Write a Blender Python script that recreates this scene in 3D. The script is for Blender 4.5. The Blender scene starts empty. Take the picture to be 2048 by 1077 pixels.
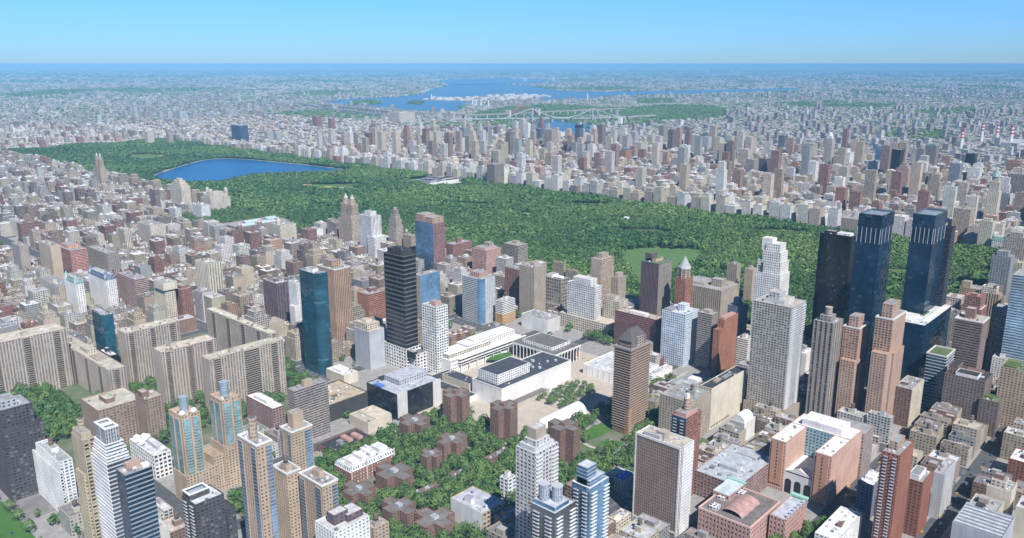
import bpy, math, random
import numpy as np
CAM=(-838.97,-369.19,410.87,0.82902,0.24796,1621.84)
BUILDINGS=(
('apartment_tower', 'dark brown stepped tower beside the riverside highway, its far side out of frame', -639.8, 476.8, 27.6, 34.4, 89.1, 'pb', 'pb', 'D', 'D', 3.2, 3.6, 'g', [(0.1, 0.2, 0.6, 0.8, 7, 'S')], [(-0.1, -0.3, 1.15, 1.05, 0, 0.8, 'pb', 'D'), (-0.2, -0.4, 1.25, 1.1, 0, 0.58, 'pb', 'D')], None),
('apartment_tower', 'white gridded tower topped by a brown drum beside the riverside highway', -620.7, 394.3, 11.6, 59.8, 56.9, 'pb.b', 'pb.b', 'W', 'W', 3.1, 4, 'g', [(0.25, 0.45, 0.85, 0.8, 4, 'W'), (0.4, 0.5, 0.75, 0.75, 10, 'drumN')], [(-0.1, -0.03, 0.15, 1.15, 0, 0.82, 'pb', 'W')], None),
('apartment_tower', 'khaki riverside tower with plain side wall and rounded crown', -640.5, 260.3, 9, 23.2, 130, 'bl', 'pb', 'Y', 'Y', 3.1, 3.6, 'g', [(0.1, 0.2, 0.9, 0.95, 5, 'Y'), (0.35, 0.45, 0.95, 0.95, 12, 'drumY')], [(-0.25, 0.1, 0.3, 0.75, 0, 0.78, 'pw', 'Y'), (0.5, -0.2, 1.1, 0.1, 0, 0.62, 'pw', 'Y')], None),
('apartment_tower', 'blue glass riverside tower with white stepped bands and two open roof boxes', -642.1, 210.8, 17.3, 29.3, 128, 'hb.b', 'gb', 'W', 'S', 3.3, 3.6, 'g', [(0.06, 0.06, 0.96, 0.96, 4, 'W'), (0.1, 0.12, 0.93, 0.92, 8.5, 'W'), (0.14, 0.18, 0.88, 0.88, 13, 'W'), (0.2, 0.2, 0.75, 0.48, 25, 'mech'), (0.2, 0.55, 0.75, 0.85, 25, 'mech')], (), 'steps'),
('office_tower', 'sleek teal glass slab with tan rooftop box near the bottom edge', -648.6, 162.1, 18.8, 13.8, 140, 'gl.n', 'gb.n', 'G', 'G', 3.4, 3.6, 'g', [(0.25, 0.55, 0.75, 0.85, 5, 'O'), (0.7, 0.1, 0.95, 0.4, 3, 'W')], (), None),
('office_block', 'white gridded block with big satellite dishes on its roof', -532.2, 403.3, 17.6, 56.6, 26.8, 'pb', 'pb', 'W', 'W', 4.2, 5, 'l', [(0.5, 0.2, 0.9, 0.6, 4, 'S')], (), 'dishes'),
('apartment_tower', 'tan tower with teal window bays and glazed drum, two white dishes on its roof', -530.9, 333.1, 18.2, 25.4, 90.6, 'pw', 'pw', 'T', 'T', 3, 3.2, 'p', [(0.3, 0.3, 0.75, 0.75, 14, 'drumG')], [(-0.15, -0.12, 1.6, 0.9, 0, 0.34, 'pw.t', 'T')], 'tealbay2'),
('apartment_tower', 'tan tower with teal window bays and glazed drum, beside the courtyard trees', -489.4, 334.3, 19.7, 24.7, 93.1, 'pw', 'pw', 'T', 'T', 3, 3.2, 'p', [(0.3, 0.3, 0.75, 0.75, 14, 'drumG')], [(-0.15, -0.1, 1.2, 1, 0, 0.5, 'pw.t', 'T'), (-0.75, -0.06, -0.15, 0.9, 0, 0.42, 'pw.t', 'T')], 'tealbay'),
('apartment_tower', 'tan tower with white cornice and round tan crown, closest to the bottom edge', -564.6, 136.5, 12.4, 25.5, 140, 'pw', 'pw', 'T', 'T', 3, 3.1, 'g', [(0.25, 0.3, 0.75, 0.8, 16, 'drumT')], (), 'bluebay'),
('apartment_tower', 'tan tower with white cornice and square tan crown beside the red brick school', -458.1, 264.6, 22.9, 19.0, 71.3, 'pw', 'pw', 'T', 'T', 3, 3.1, 'g', [(0.28, 0.3, 0.78, 0.8, 16, 'T')], (), 'bluebay'),
('apartment_block', 'plain tan wing filling the gap between the white-corniced towers', -519.1, 174.6, 12.8, 21.1, 85, 'pw', 'pw', 'T', 'T', 3, 3.1, 'g', 'a', (), 'cornice'),
('apartment_tower', 'flat tan tower with white cornice and small tan roof box', -511.1, 137.0, 14.9, 31.7, 85, 'pw', 'pw', 'T', 'T', 3, 3.1, 'g', [(0.45, 0.4, 0.75, 0.7, 6, 'T')], (), 'bluebay'),
('apartment_tower', 'charcoal brick tower with white-rimmed roof tanks and curved balconies', -580.2, 212.7, 24.6, 22.1, 68, 'pb', 'pb', 'D', 'D', 3.1, 3.6, 'l', [(0.02, 0.45, 0.72, 0.98, 5, 'mechD')], [(1.0, -0.15, 1.3, 0.7, 0, 0.8, 'pb', 'D')], 'balcL'),
('apartment_block', 'white and pink apartment block with purple roof box at the bottom edge', -523.2, 105.4, 33.5, 25.2, 62, 'pw.b', 'pw.b', 'W', 'W', 3.1, 3.6, 'l', [(0.2, 0.35, 0.6, 0.75, 9, 'V'), (0.5, 0.2, 0.95, 0.8, 6, 'V')], (), None),
('apartment_block', 'small tan block with grey roof touching the white and pink block', -484.4, 106.8, 14.9, 11.7, 47, 'pw', 'pw', 'T', 'T', 3.1, 3.6, 'g', 'a', (), None),
('school', 'red brick school with white top floor and cluttered white roof', -405.6, 247.3, 57.7, 26.9, 18.8, 'pw.w', 'pw.w', 'R', 'R', 3.6, 3.6, 'l', [(0.1, 0.15, 0.25, 0.75, 3, 'W'), (0.32, 0.2, 0.45, 0.7, 3, 'W'), (0.52, 0.2, 0.65, 0.7, 3, 'W'), (0.72, 0.2, 0.9, 0.75, 4, 'W')], (), 'mansard'),
('church', 'low brick hall with blue roof patches behind the white-topped school', -384.3, 305.0, 51.4, 30.3, 9, 'pw', 'pw', 'R', 'R', 3.1, 3.6, 'k', [(0.5, 0.3, 0.62, 0.8, 3, 'P'), (0.72, 0.2, 0.84, 0.7, 3, 'P'), (0.3, 0.3, 0.42, 0.6, 3, 'G')], (), None),
('housing_tower', 'tall brick housing tower nearest the black school cube', -251.3, 255.5, 30.4, 31.9, 41.3, 'pd', 'pd', 'N', 'N', 3.1, 3.4, 'n', [(0.4, 0.4, 0.6, 0.6, 4, 'N')], (), 'cross'),
('housing_tower', 'tall brick housing tower in front of the white opera house', -239.2, 192.3, 31.2, 29.8, 40.6, 'pd', 'pd', 'N', 'N', 3.1, 3.4, 'n', [(0.4, 0.4, 0.6, 0.6, 4, 'N')], (), 'cross'),
('housing_tower', 'tall brick housing tower beside the white gridded tower and the lawn', -229.5, 110.5, 29.7, 34.7, 38.8, 'pd', 'pd', 'N', 'N', 3.1, 3.4, 'n', [(0.4, 0.4, 0.6, 0.6, 4, 'N')], (), 'cross'),
('brick_walkup', 'low brick walk-up hugging the black cube school', -301.4, 270.9, 32.9, 36.3, 18.2, 'pd', 'pd', 'N', 'N', 3.1, 3.4, 'n', [(0.42, 0.42, 0.58, 0.58, 2.5, 'S')], (), 'cross'),
('brick_walkup', 'low brick cross-shaped walk-up ringed by trees behind the three-storey one', -307.1, 208.2, 34.9, 28.2, 19.1, 'pd', 'pd', 'N', 'N', 3.1, 3.4, 'n', [(0.42, 0.42, 0.58, 0.58, 2.5, 'S')], (), 'cross'),
('brick_walkup', 'low brick cross-shaped walk-up with smooth corner wing in mid garden', -338.7, 201.3, 21.6, 23.2, 19.1, 'pd', 'pd', 'N', 'N', 3.1, 3.4, 'n', [(0.42, 0.42, 0.58, 0.58, 2.5, 'S')], (), 'cross'),
('brick_walkup', 'low brick bar half sunk in trees by the white tower', -285.8, 168.8, 34.0, 8.8, 10.3, 'pd', 'pd', 'N', 'N', 3.1, 3.4, 'n', [(0.42, 0.42, 0.58, 0.58, 2.5, 'S')], (), 'bar'),
('brick_walkup', 'short brick bar at the centre of the tree garden', -336.9, 173.8, 34.0, 6, 8.3, 'pd', 'pd', 'N', 'N', 3.1, 3.4, 'n', [(0.42, 0.42, 0.58, 0.58, 2.5, 'S')], (), 'bar'),
('brick_walkup', 'low brick cross-shaped walk-up against the red brick school', -390.3, 196.2, 33.4, 43.1, 15.1, 'pd', 'pd', 'N', 'N', 3.1, 3.4, 'n', [(0.42, 0.42, 0.58, 0.58, 2.5, 'S')], (), 'cross'),
('brick_walkup', 'short brick bar between two cross-shaped walk-ups', -383.0, 171.7, 29.9, 7.3, 9.6, 'pd', 'pd', 'N', 'N', 3.1, 3.4, 'n', [(0.42, 0.42, 0.58, 0.58, 2.5, 'S')], (), 'bar'),
('brick_walkup', 'low brick cross-shaped walk-up beside the flat tan tower', -432.4, 199.1, 28.5, 34.6, 14.7, 'pd', 'pd', 'N', 'N', 3.1, 3.4, 'n', [(0.42, 0.42, 0.58, 0.58, 2.5, 'S')], (), 'cross'),
('brick_walkup', 'low brick cross-shaped walk-up facing the white and pink block', -425.4, 146.7, 27.5, 36.0, 14.2, 'pd', 'pd', 'N', 'N', 3.1, 3.4, 'n', [(0.42, 0.42, 0.58, 0.58, 2.5, 'S')], (), 'cross'),
('brick_walkup', 'low brick cross-shaped walk-up cut by the bottom edge', -420.5, 106.6, 35.2, 37.5, 13.8, 'pd', 'pd', 'N', 'N', 3.1, 3.4, 'n', [(0.42, 0.42, 0.58, 0.58, 2.5, 'S')], (), 'cross'),
('apartment_tower', 'white gridded tower with stepped crown and tan roof box', -394.7, 12.7, 28.0, 20.8, 112, 'pb', 'pb', 'A', 'A', 3.4, 3.8, 'l', [(0.08, 0.1, 0.9, 0.92, 4, 'A'), (0.2, 0.2, 0.8, 0.8, 8, 'A'), (0.28, 0.3, 0.72, 0.75, 17, 'B')], (), 'balcR'),
('glass_tower', 'blue glass tower with white curved balconies beside the brown slab', -391.9, -39.4, 24.3, 17.3, 100, 'gl.b', 'gl.b', 'W', 'W', 3.1, 3.6, 'l', [(0.12, 0.15, 0.92, 0.92, 5, 'glass'), (0.12, 0.3, 0.6, 0.85, 15, 'glass')], (), 'balcRL'),
('glass_tower', 'dark grey glass tower with paired round crowns at the bottom edge', -423.9, -31.8, 24.3, 24.0, 90, 'gl.g', 'gl.g', 'G', 'G', 3.1, 3.6, 'l', [(0.15, 0.55, 0.5, 0.9, 16, 'drumS'), (0.35, 0.2, 0.75, 0.55, 15, 'drumS'), (0.1, 0.1, 0.8, 0.95, 4, 'glass')], (), 'balcRL'),
('warehouse', 'long grey-roofed warehouse with white end wall and tan side', -379.7, 87.3, 29.4, 41.5, 22.1, 'bl', 'pb', 'W', 'T', 4.5, 5, 's', 'a', (), 'flip'),
('office_block', 'white loft wrapped around a blue glass wall beside the long warehouse', -326.9, 105.2, 11.3, 10.5, 27.5, 'pb.b', 'pb.b', 'W', 'W', 4, 5, 'g', 'a', (), None),
('apartment_block', 'pink stucco house beside the long warehouse at the bottom edge', -367.9, 70.9, 21.3, 12.3, 17.5, 'pw', 'pw', 'P', 'P', 3.1, 3.6, 'g', 'a', (), None),
('office_slab', 'brown gridded office slab with white frame and pale end wall', -263.8, -41.5, 21.9, 46.7, 86.6, 'pw', 'pw', 'N6', 'W', 3.1, 2.2, 'b', [(0.3, 0.45, 0.7, 0.6, 6, 'B'), (0.1, 0.5, 0.4, 0.85, 4, 'S')], (), 'slabframe'),
('apartment_tower', 'glass and red brick tower crowned by an orange drum', -210.4, -14.6, 27.6, 15.2, 88, 'gl.t', 'pb.t', 'R2', 'R2', 3.1, 3.6, 'g', [(0.12, 0.12, 0.88, 0.88, 4, 'P'), (0.3, 0.3, 0.7, 0.7, 15, 'drumO'), (0.42, 0.42, 0.58, 0.58, 20, 'W')], (), 'balcL'),
('apartment_block', 'beige slab with blank balconies hidden behind the glass and brick tower', -101.0, 43.3, 45.9, 38.2, 51.9, 'pw', 'pw', 'B', 'B', 3.1, 3.6, 'g', 'a', (), None),
('office_block', 'cream windowless exchange building with black roof', -49.6, 45.2, 85.1, 15.4, 52.0, 'pd', 'bl', 'C', 'C', 5, 3.6, 'k', [(0.45, 0.3, 0.65, 0.6, 2, 'G'), (0.25, 0.4, 0.4, 0.7, 2, 'B')], (), 'exchange'),
('church', 'pale hall with white rounded vault on its roof', -51.4, 2.0, 26.5, 17.6, 23.0, 'bl', 'bl', 'S', 'W', 3.1, 3.6, 'g', [], (), 'vault'),
('brick_block', 'large mauve brick block with grey cluttered roof by the pink hospital', -187.2, -61.3, 78.5, 47.8, 26, 'pb', 'pb', 'R3', 'R3', 3.4, 3.6, 's', [(0.3, 0.3, 0.7, 0.7, 4, 'S'), (0.75, 0.25, 0.95, 0.7, 3, 'S')], (), 'clutter'),
('hospital', 'pink brick hospital wrapped around a blue court with white roof', -124.4, -121.1, 78.0, 60.0, 53.3, 'pw', 'pd', 'P2', 'P2', 3.5, 2.6, 'w', [], (), 'ucourt'),
('brick_tower', 'red brick tower with stacked balconies and tan roof house', -169.5, -191.8, 36.1, 14.4, 96, 'pw', 'pw', 'R2', 'R2', 3, 3.4, 'g', [(0.25, 0.35, 0.75, 0.85, 8, 'T')], (), 'balcL'),
('brick_tower', 'broad red brick wing with white framed rooftop beside the balcony tower', -120.5, -200.1, 28.8, 14.1, 54.4, 'pw', 'pw', 'R2', 'R2', 3, 3.6, 'g', [(0.1, 0.3, 0.8, 0.9, 5, 'W')], (), None),
('apartment_block', 'pale grey slab with blank side wall behind the broad red brick wing', -75.2, -205.8, 38.6, 8.5, 46.1, 'bl', 'pb', 'A', 'A', 3.1, 3.6, 'g', 'a', (), None),
('school', 'red brick college hall with copper green gables and arched roof', -248.6, -103.0, 58.1, 48.9, 28, 'pw', 'pw', 'P', 'P', 4.5, 3.6, 'n', [], (), 'college'),
('school', 'tan gabled school wing with green copper edge facing the hospital', -216.5, -119.6, 45.8, 13.7, 28, 'pw', 'pw', 'P', 'P', 4.5, 3.6, 's', [], (), 'copper'),
('apartment_block', 'grey-brown corner house with white roof boxes in front of the hospital', -160.9, -160.7, 21.8, 14.1, 18.9, 'pw', 'pw', 'B', 'B', 3.1, 3.6, 'g', [(0.3, 0.3, 0.7, 0.7, 4, 'W')], (), None),
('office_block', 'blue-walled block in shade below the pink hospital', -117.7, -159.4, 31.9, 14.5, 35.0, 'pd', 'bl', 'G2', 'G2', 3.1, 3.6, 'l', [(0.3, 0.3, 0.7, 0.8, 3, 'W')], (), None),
('apartment_block', 'white roofed low block at the bottom edge under the hospital', -214.5, -164.3, 57.0, 19.0, 26, 'pw', 'pw', 'W', 'W', 3.1, 3.6, 'w', [(0.4, 0.3, 0.5, 0.5, 3, 'N')], (), None),
('apartment_block', 'cream stepped block with rooftop garden by the shaded street', -53.8, -256.2, 23.1, 19.2, 38.7, 'bl', 'pw', 'C', 'C', 3.1, 3.6, 'g', [(0.2, 0.3, 0.8, 0.9, 6, 'C'), (0.4, 0.45, 0.7, 0.85, 10, 'N')], (), None),
('apartment_block', 'grey-roofed cream block in front of the stepped cream block', -86.8, -253.0, 27.0, 22.5, 30.5, 'bl', 'pw', 'C', 'C', 3.1, 3.6, 'g', [(0.4, 0.4, 0.7, 0.75, 6, 'B'), (0.1, 0.5, 0.35, 0.75, 2, 'k')], (), None),
('warehouse', 'ribbed tin-roofed garage at the bottom edge beside the shaded street', -127.8, -266.2, 45.1, 37.6, 31, 'bl', 'bl', 'S', 'S', 3.1, 3.6, 's', [], (), 'ribs'),
('apartment_block', 'turquoise trimmed cream block cut by the edge of the frame', -63.3, -284.2, 25.5, 21.3, 31.8, 'bl', 'bl', 'C', 'C', 3.1, 3.6, 's', 'a', (), None),
('apartment_block', 'red brick block with white roof at the edge of the frame', 51.4, -255.6, 31.8, 21.2, 24.7, 'pw', 'pw', 'R2', 'R2', 3.1, 3.6, 'w', 'a', (), None),
('residential_tower', 'tall pale concrete tower with balconied corners and stepped roof', 24.6, -7.8, 39.5, 45.6, 142.6, 'pb', 'pb', 'B2x', 'A', 3, 3.4, 'b', [(0.15, 0.25, 0.85, 0.8, 5, 'A'), (0.2, 0.4, 0.6, 0.7, 13, 'A')], [(-0.06, -0.12, 1.3, 1.05, 0, 0.12, 'pw', 'B')], 'balcR'),
('residential_tower', 'white limestone tower with stepped crown standing by the park', 198.6, 79.7, 35.1, 42.1, 152, 'pw', 'pw', 'L', 'L', 3.3, 3, 'g', [], (), 'limestone'),
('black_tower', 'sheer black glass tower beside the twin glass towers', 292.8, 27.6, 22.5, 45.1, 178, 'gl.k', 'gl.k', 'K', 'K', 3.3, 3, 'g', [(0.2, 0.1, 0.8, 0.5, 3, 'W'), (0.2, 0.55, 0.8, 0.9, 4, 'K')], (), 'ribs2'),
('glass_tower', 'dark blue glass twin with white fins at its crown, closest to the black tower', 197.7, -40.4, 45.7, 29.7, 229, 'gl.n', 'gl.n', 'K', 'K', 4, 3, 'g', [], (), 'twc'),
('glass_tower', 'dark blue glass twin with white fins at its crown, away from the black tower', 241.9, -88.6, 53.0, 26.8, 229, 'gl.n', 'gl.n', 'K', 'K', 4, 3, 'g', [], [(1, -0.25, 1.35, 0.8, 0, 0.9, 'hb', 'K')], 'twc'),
('office_block', 'dark glass podium block with white strip roof below the twin towers', 192.7, -105.0, 111.8, 34.9, 102, 'gl.n', 'gl.n', 'K', 'K', 4, 3.6, 'l', [(0.05, 0.5, 0.35, 0.95, 3, 'W'), (0.4, 0.4, 0.6, 0.9, 1, 'V2'), (0.1, 0.0, 0.95, 0.2, 3, 'W')], (), None),
('residential_tower', 'grey slit-faced tower with round roof drum', 55.6, -45.8, 26.6, 23.2, 124.4, 'vs', 'vs', 'B2', 'B2', 3, 6, 'g', [(0.2, 0.25, 0.75, 0.8, 7, 'B2'), (0.35, 0.35, 0.65, 0.7, 15, 'drumB')], (), None),
('residential_tower', 'orange brick tower with square crown, shorter of the orange pair', 82.8, -65.2, 30.2, 17.7, 116.2, 'pb', 'pw', 'O4', 'O', 3, 3.6, 'g', [(0.15, 0.2, 0.75, 0.8, 13, 'O')], [(-0.35, -0.12, 0.2, 0.8, 0, 0.68, 'pw', 'O'), (0.1, -0.25, 0.8, 0.1, 0, 0.62, 'pw', 'O')], 'cornice'),
('residential_tower', 'orange brick tower with tan square crown, taller of the orange pair', 86.2, -99.0, 44.2, 18.4, 133.5, 'pb', 'pw', 'O4', 'O', 3, 3.6, 'g', [(0.15, 0.2, 0.75, 0.8, 16, 'O')], [(-0.3, -0.1, 0.25, 0.8, 0, 0.72, 'pw', 'O'), (0.1, -0.2, 0.9, 0.1, 0, 0.7, 'pw', 'O')], 'cornice'),
('brick_block', 'low brick annex with pale side wall beside the taller orange tower', 113.2, -120.6, 44.2, 18.7, 47.4, 'pw', 'pb', 'N', 'C', 3.1, 3.6, 'g', 'a', (), None),
('office_tower', 'brown banded tower with white parapet and square roof box', 225.0, -159.3, 29.7, 29.7, 110, 'hb', 'hb', 'N2', 'N2', 3.2, 3.6, 'b', [(0.35, 0.4, 0.7, 0.75, 13, 'N')], (), 'cornice'),
('glass_block', 'teal glass block with planted roof beside the dark podium', 183.5, -135.3, 35.0, 21.8, 72.1, 'gb.t', 'gb.t', 'S', 'S', 4, 3.6, 'v', [], (), 'cornice'),
('office_block', 'big plain brown brick block with white roof house', 155.3, -184.1, 35.5, 41.7, 62.1, 'pd', 'pd', 'N3', 'N3', 3.6, 3.6, 'k', [(0.05, 0.2, 0.55, 0.75, 4, 'W'), (0.3, 0.75, 0.9, 0.98, 8, 'N'), (0.5, 0.2, 0.95, 0.6, 3, 'N')], (), None),
('apartment_block', 'slim brown block with green roof in front of the big brown one', 151.8, -201.2, 19.0, 19.0, 42.7, 'pd', 'pd', 'N3', 'N3', 3.1, 3.6, 'v', [(0.4, 0.4, 0.9, 0.9, 3, 'V2')], (), None),
('apartment_block', 'tan block with leafy roof terrace near the frame edge', 193.8, -220.2, 35.8, 29.8, 72.0, 'pd', 'pd', 'T', 'T', 3.1, 3.6, 'v', [(0.1, 0.5, 0.6, 0.9, 2, 'V2')], (), None),
('glass_tower', 'pale blue glass tower cut off by the frame edge', 332.6, -202.8, 39.1, 39.1, 150, 'gb.c', 'gb.c', 'S', 'S', 3.6, 3.6, 'g', [], (), None),
('glass_block', 'curved teal glass block beside the pale blue tower', 416.0, -160.4, 22.4, 22.4, 58, 'gl.t', 'gl.t', 'R2', 'R2', 3.6, 3.6, 'g', 'a', (), None),
('apartment_block', 'white low block between the brown block and the tan leafy block', 321.9, -174.6, 17.6, 17.6, 40, 'pw', 'pw', 'W', 'W', 3.1, 3.6, 'g', 'a', (), None),
('hotel', 'tan stepped hotel with chimney above the white-parapet banded tower', 528.0, -88.5, 27.1, 27.1, 75, 'pw', 'pw', 'T', 'T', 3.1, 3.6, 'g', [(0.1, 0.5, 0.5, 0.9, 10, 'T')], (), None),
('apartment_block', 'cream slab with dark window columns near the park corner', 476.7, -125.2, 17.1, 17.1, 85, 'vs', 'vs', 'T', 'T', 3.1, 3.6, 'g', 'a', (), None),
('apartment_tower', 'grey setback tower facing the park corner', 635.1, -104.4, 26.6, 26.6, 110, 'pw', 'pw', 'G', 'G', 3.1, 3.6, 'g', [(0.2, 0.2, 0.8, 0.8, 8, 'G')], (), None),
('apartment_tower', 'tan setback tower with pale roof at the park corner', 760.5, -100.5, 34.2, 34.2, 120, 'pw', 'pw', 'B', 'B', 3.1, 3.6, 'g', [(0.2, 0.2, 0.8, 0.8, 8, 'B')], (), None),
('apartment_block', 'narrow tan house squeezed beside the dark podium', 305.5, -121.3, 13.5, 13.5, 52, 'bl', 'bl', 'T', 'T', 3.1, 3.6, 'g', 'a', (), None),
('brown_tower', 'brown balconied tower with dark pyramid cap beside the lawn', -124.0, 107.2, 38.0, 21.6, 103.7, 'pw', 'pw', 'N4', 'N4', 3, 2.8, 'g', [], (), 'browntower'),
('apartment_block', 'blue-white gridded slab with stepped roof house', 106.5, 174.0, 36.3, 36.8, 76.7, 'pb.b', 'pb.b', 'A2', 'A2', 3.4, 3.4, 'l', [(0.45, 0.3, 0.8, 0.6, 9, 'A2'), (0.05, 0.65, 0.6, 0.95, 3, 'G')], (), 'legs'),
('apartment_slab', 'grey balconied slab behind the blue-white slab', 118.9, 140.7, 17.9, 21.4, 80.9, 'hb', 'pb', 'B2', 'B2', 3.1, 3.6, 'g', [(0.3, 0.3, 0.8, 0.8, 4, 'B')], (), None),
('brick_tower', 'rust brown brick tower with setback beside the grey slab', 113.2, 119.6, 39.2, 8.9, 79.7, 'pw', 'pw', 'O2', 'O2', 3.1, 3.6, 'g', [(0.1, 0.2, 0.9, 0.9, 3, 'P')], [(-0.35, -0.15, 0.6, 0.8, 0, 0.86, 'pw', 'O2')], None),
('office_block', 'white striped office block tucked behind the rust tower', 157.2, 104.6, 17.8, 16.4, 43.8, 'hb', 'hb', 'W', 'W', 3.1, 3.6, 'g', 'a', (), None),
('office_block', 'slate grey office block with square roof box behind the rust tower', 211.3, 144.7, 21.6, 20.6, 70, 'pd', 'pd', 'G2', 'G2', 3.1, 3.6, 'g', [(0.2, 0.3, 0.6, 0.7, 12, 'G2')], (), None),
('apartment_block', 'long brown brick loft behind the brown pyramid-capped tower', 119.0, 228.4, 21.2, 71.7, 54.8, 'hb', 'pd', 'R', 'R', 3.1, 3.6, 'b', [(0.3, 0.3, 0.7, 0.7, 3, 'W')], (), None),
('dark_tower', 'dark plum tower with green roof rim overlooking the meadow', 248.4, 308.3, 38.9, 33.2, 100.7, 'vs.k', 'pb', 'V', 'B2', 3, 2.6, 'v', [(0.2, 0.35, 0.8, 0.85, 5, 'T'), (0.2, 0.55, 0.6, 0.95, 13, 'V')], (), 'cornice'),
('brick_tower', 'slim red brick tower with white pyramid cap beside the meadow', 247.2, 258.7, 22.6, 17.0, 106, 'pb', 'pb', 'O2', 'O2', 3.1, 3.6, 'g', [], (), 'pyramid'),
('apartment_block', 'wide beige crenellated block with tall roof box facing the park', 297.9, 222.2, 60.1, 75.4, 62, 'vs', 'pw', 'B', 'B', 3.1, 3.6, 'g', [(0.35, 0.15, 0.6, 0.4, 12, 'B'), (0.2, 0.5, 0.8, 0.95, 4, 'B'), (0.6, 0.1, 0.95, 0.5, 3, 'B')], (), None),
('apartment_tower', 'slender beige tower with rounded top at the park edge', 442.1, 270.9, 14.8, 18.2, 70, 'pw', 'pw', 'B', 'B', 3.1, 3.6, 'g', 'a', (), None),
('apartment_tower', 'tan tower with deep shaded recess at the park edge', 420.5, 230.3, 20.4, 14.7, 72, 'bl', 'bl', 'T', 'T', 3.1, 3.6, 'g', 'a', (), None),
('office_tower', 'white gridded tower stepping out at the sides above a columned base', 139.0, 352.9, 16.8, 53.4, 75.7, 'pb', 'pb', 'L', 'L', 3.6, 3.6, 'l', [(0.0, 0.15, 0.98, 0.8, 11, 'L')], [(-0.25, -0.6, 1.9, 1.25, 0, 0.3, 'pb', 'C')], 'bwaytower'),
('apartment_tower', 'tan twin-shaft tower with square roof box by the meadow', 183.2, 375.1, 35.4, 18.9, 108, 'bl', 'pb', 'T', 'T', 3.1, 3.6, 'g', [(0.3, 0.3, 0.8, 0.8, 8, 'T')], (), None),
('apartment_block', 'beige stepped block leaning on the tan twin-shaft tower', 212.6, 361.7, 22.5, 11.9, 75, 'pw', 'pw', 'B', 'B', 3.1, 3.6, 'g', [(0.2, 0.2, 0.8, 0.8, 7, 'B')], (), None),
('apartment_tower', 'plain beige tower with fine window grid beside the arched brown block', 137.7, 476.8, 30.5, 32.0, 86, 'pd', 'pd', 'B', 'B', 3, 3, 'g', [(0.4, 0.3, 0.7, 0.6, 6, 'B')], (), None),
('office_block', 'brown broadcast block with tall arched windows and roof dishes', 172.6, 447.6, 21.2, 34.7, 64, 'pb', 'pb', 'B2', 'B2', 6, 5, 'g', [(0.1, 0.6, 0.9, 0.95, 5, 'W')], (), 'dish3'),
('apartment_tower', 'red-brown tower hidden behind the plain beige tower', 156.8, 529.4, 15.4, 30.3, 70, 'vs', 'vs', 'R', 'R', 3.1, 3.6, 'g', [(0.2, 0.3, 0.8, 0.8, 4, 'S')], (), None),
('office_block', 'white stone temple-like block on the avenue by the plaza', 89.8, 406.6, 30.8, 54.5, 22.2, 'bl', 'vs', 'W', 'W', 3.1, 3.6, 'g', [(0.55, 0.2, 0.65, 0.4, 5, 'W')], (), None),
('apartment_block', 'beige setback block with big windows beside the stepping white tower', 163.4, 324.1, 24.4, 30.6, 52, 'pb', 'pb', 'C', 'C', 3.1, 3.6, 'g', [(0.1, 0.3, 0.6, 0.9, 7, 'C')], (), None),
('apartment_tower', 'grey-blue tower with rounded glass corner', 52.1, 514.7, 32.4, 43.6, 75.6, 'hb.b', 'pw.b', 'A', 'A', 3.1, 3.6, 'g', [(0.3, 0.3, 0.9, 0.8, 8, 'P')], (), 'roundcorner'),
('office_block', 'black banded block on an orange base with white roof', 75.3, 489.4, 29.9, 15.6, 38.9, 'hb.k', 'hb.k', 'W', 'W', 3.1, 3.6, 'g', 'a', [(-0.02, -0.02, 1.02, 1.02, 0, 0.45, 'pb', 'O3')], None),
('apartment_tower', 'orange-capped tower of brick and blue glass, tallest before the park', 191.2, 781.4, 31.5, 52.7, 111.7, 'gl.b', 'vs.b', 'R2', 'R2', 3.2, 4, 'g', [(0.04, 0.05, 0.96, 0.45, 12, 'O'), (0.04, 0.52, 0.96, 0.97, 15, 'O')], (), None),
('apartment_tower', 'beige slab joined to a blue glass wing behind the white gridded slab', -28.2, 569.7, 42.5, 16.7, 88, 'pw', 'gl.b', 'B', 'B', 3.1, 3.6, 'g', 'a', (), None),
('office_tower', 'charcoal banded tower rising from a white gridded base', -162.4, 447.6, 21.9, 41.0, 161.7, 'gb.k', 'gb.k', 'D3', 'D3', 6.2, 3.6, 'k', [(0.12, 0.12, 0.88, 0.88, 8, 'D2'), (0.3, 0.3, 0.7, 0.7, 10, 'k')], (), 'threelincoln'),
('apartment_tower', 'white gridded slab with pink roof box beside the charcoal tower', -141.3, 408.0, 21.0, 28.2, 94.2, 'pb.k', 'pb.k', 'W', 'W', 3.7, 4.4, 'g', [(0.3, 0.3, 0.8, 0.7, 6, 'P')], (), None),
('glass_tower', 'teal glass tower with curved face beside the brown striped tower', -252.2, 518.1, 18.0, 39.6, 142.4, 'gl.t', 'gl.t', 'G2', 'G2', 3.2, 3.6, 'g', [(0.3, 0.4, 0.8, 0.8, 4, 'W')], (), 'roundcorner'),
('residential_tower', 'tan tower with strong vertical stripes and square roof house', -180.7, 580.2, 28.0, 42.0, 124.5, 'vs', 'vs', 'T2', 'T2', 3, 3.2, 'g', [(0.25, 0.35, 0.8, 0.85, 10, 'T2')], (), 'cornice'),
('office_block', 'white block wrapped in scaffolding sheets beside the charcoal tower', -196.1, 484.3, 25.9, 33.5, 56.6, 'bl', 'bl', 'S', 'S', 3.1, 3.6, 'b', [(0.1, 0.2, 0.9, 0.95, 9, 'C'), (0.3, 0.5, 0.7, 0.8, 12, 'C')], (), None),
('brick_tower', 'reddish brick slab with balconies behind the scaffolded block', -86.5, 628.0, 35.0, 28.3, 58.0, 'bl', 'hb', 'O2', 'O2', 3.1, 3.6, 'g', [(0.4, 0.4, 0.8, 0.8, 6, 'R')], (), None),
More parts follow.
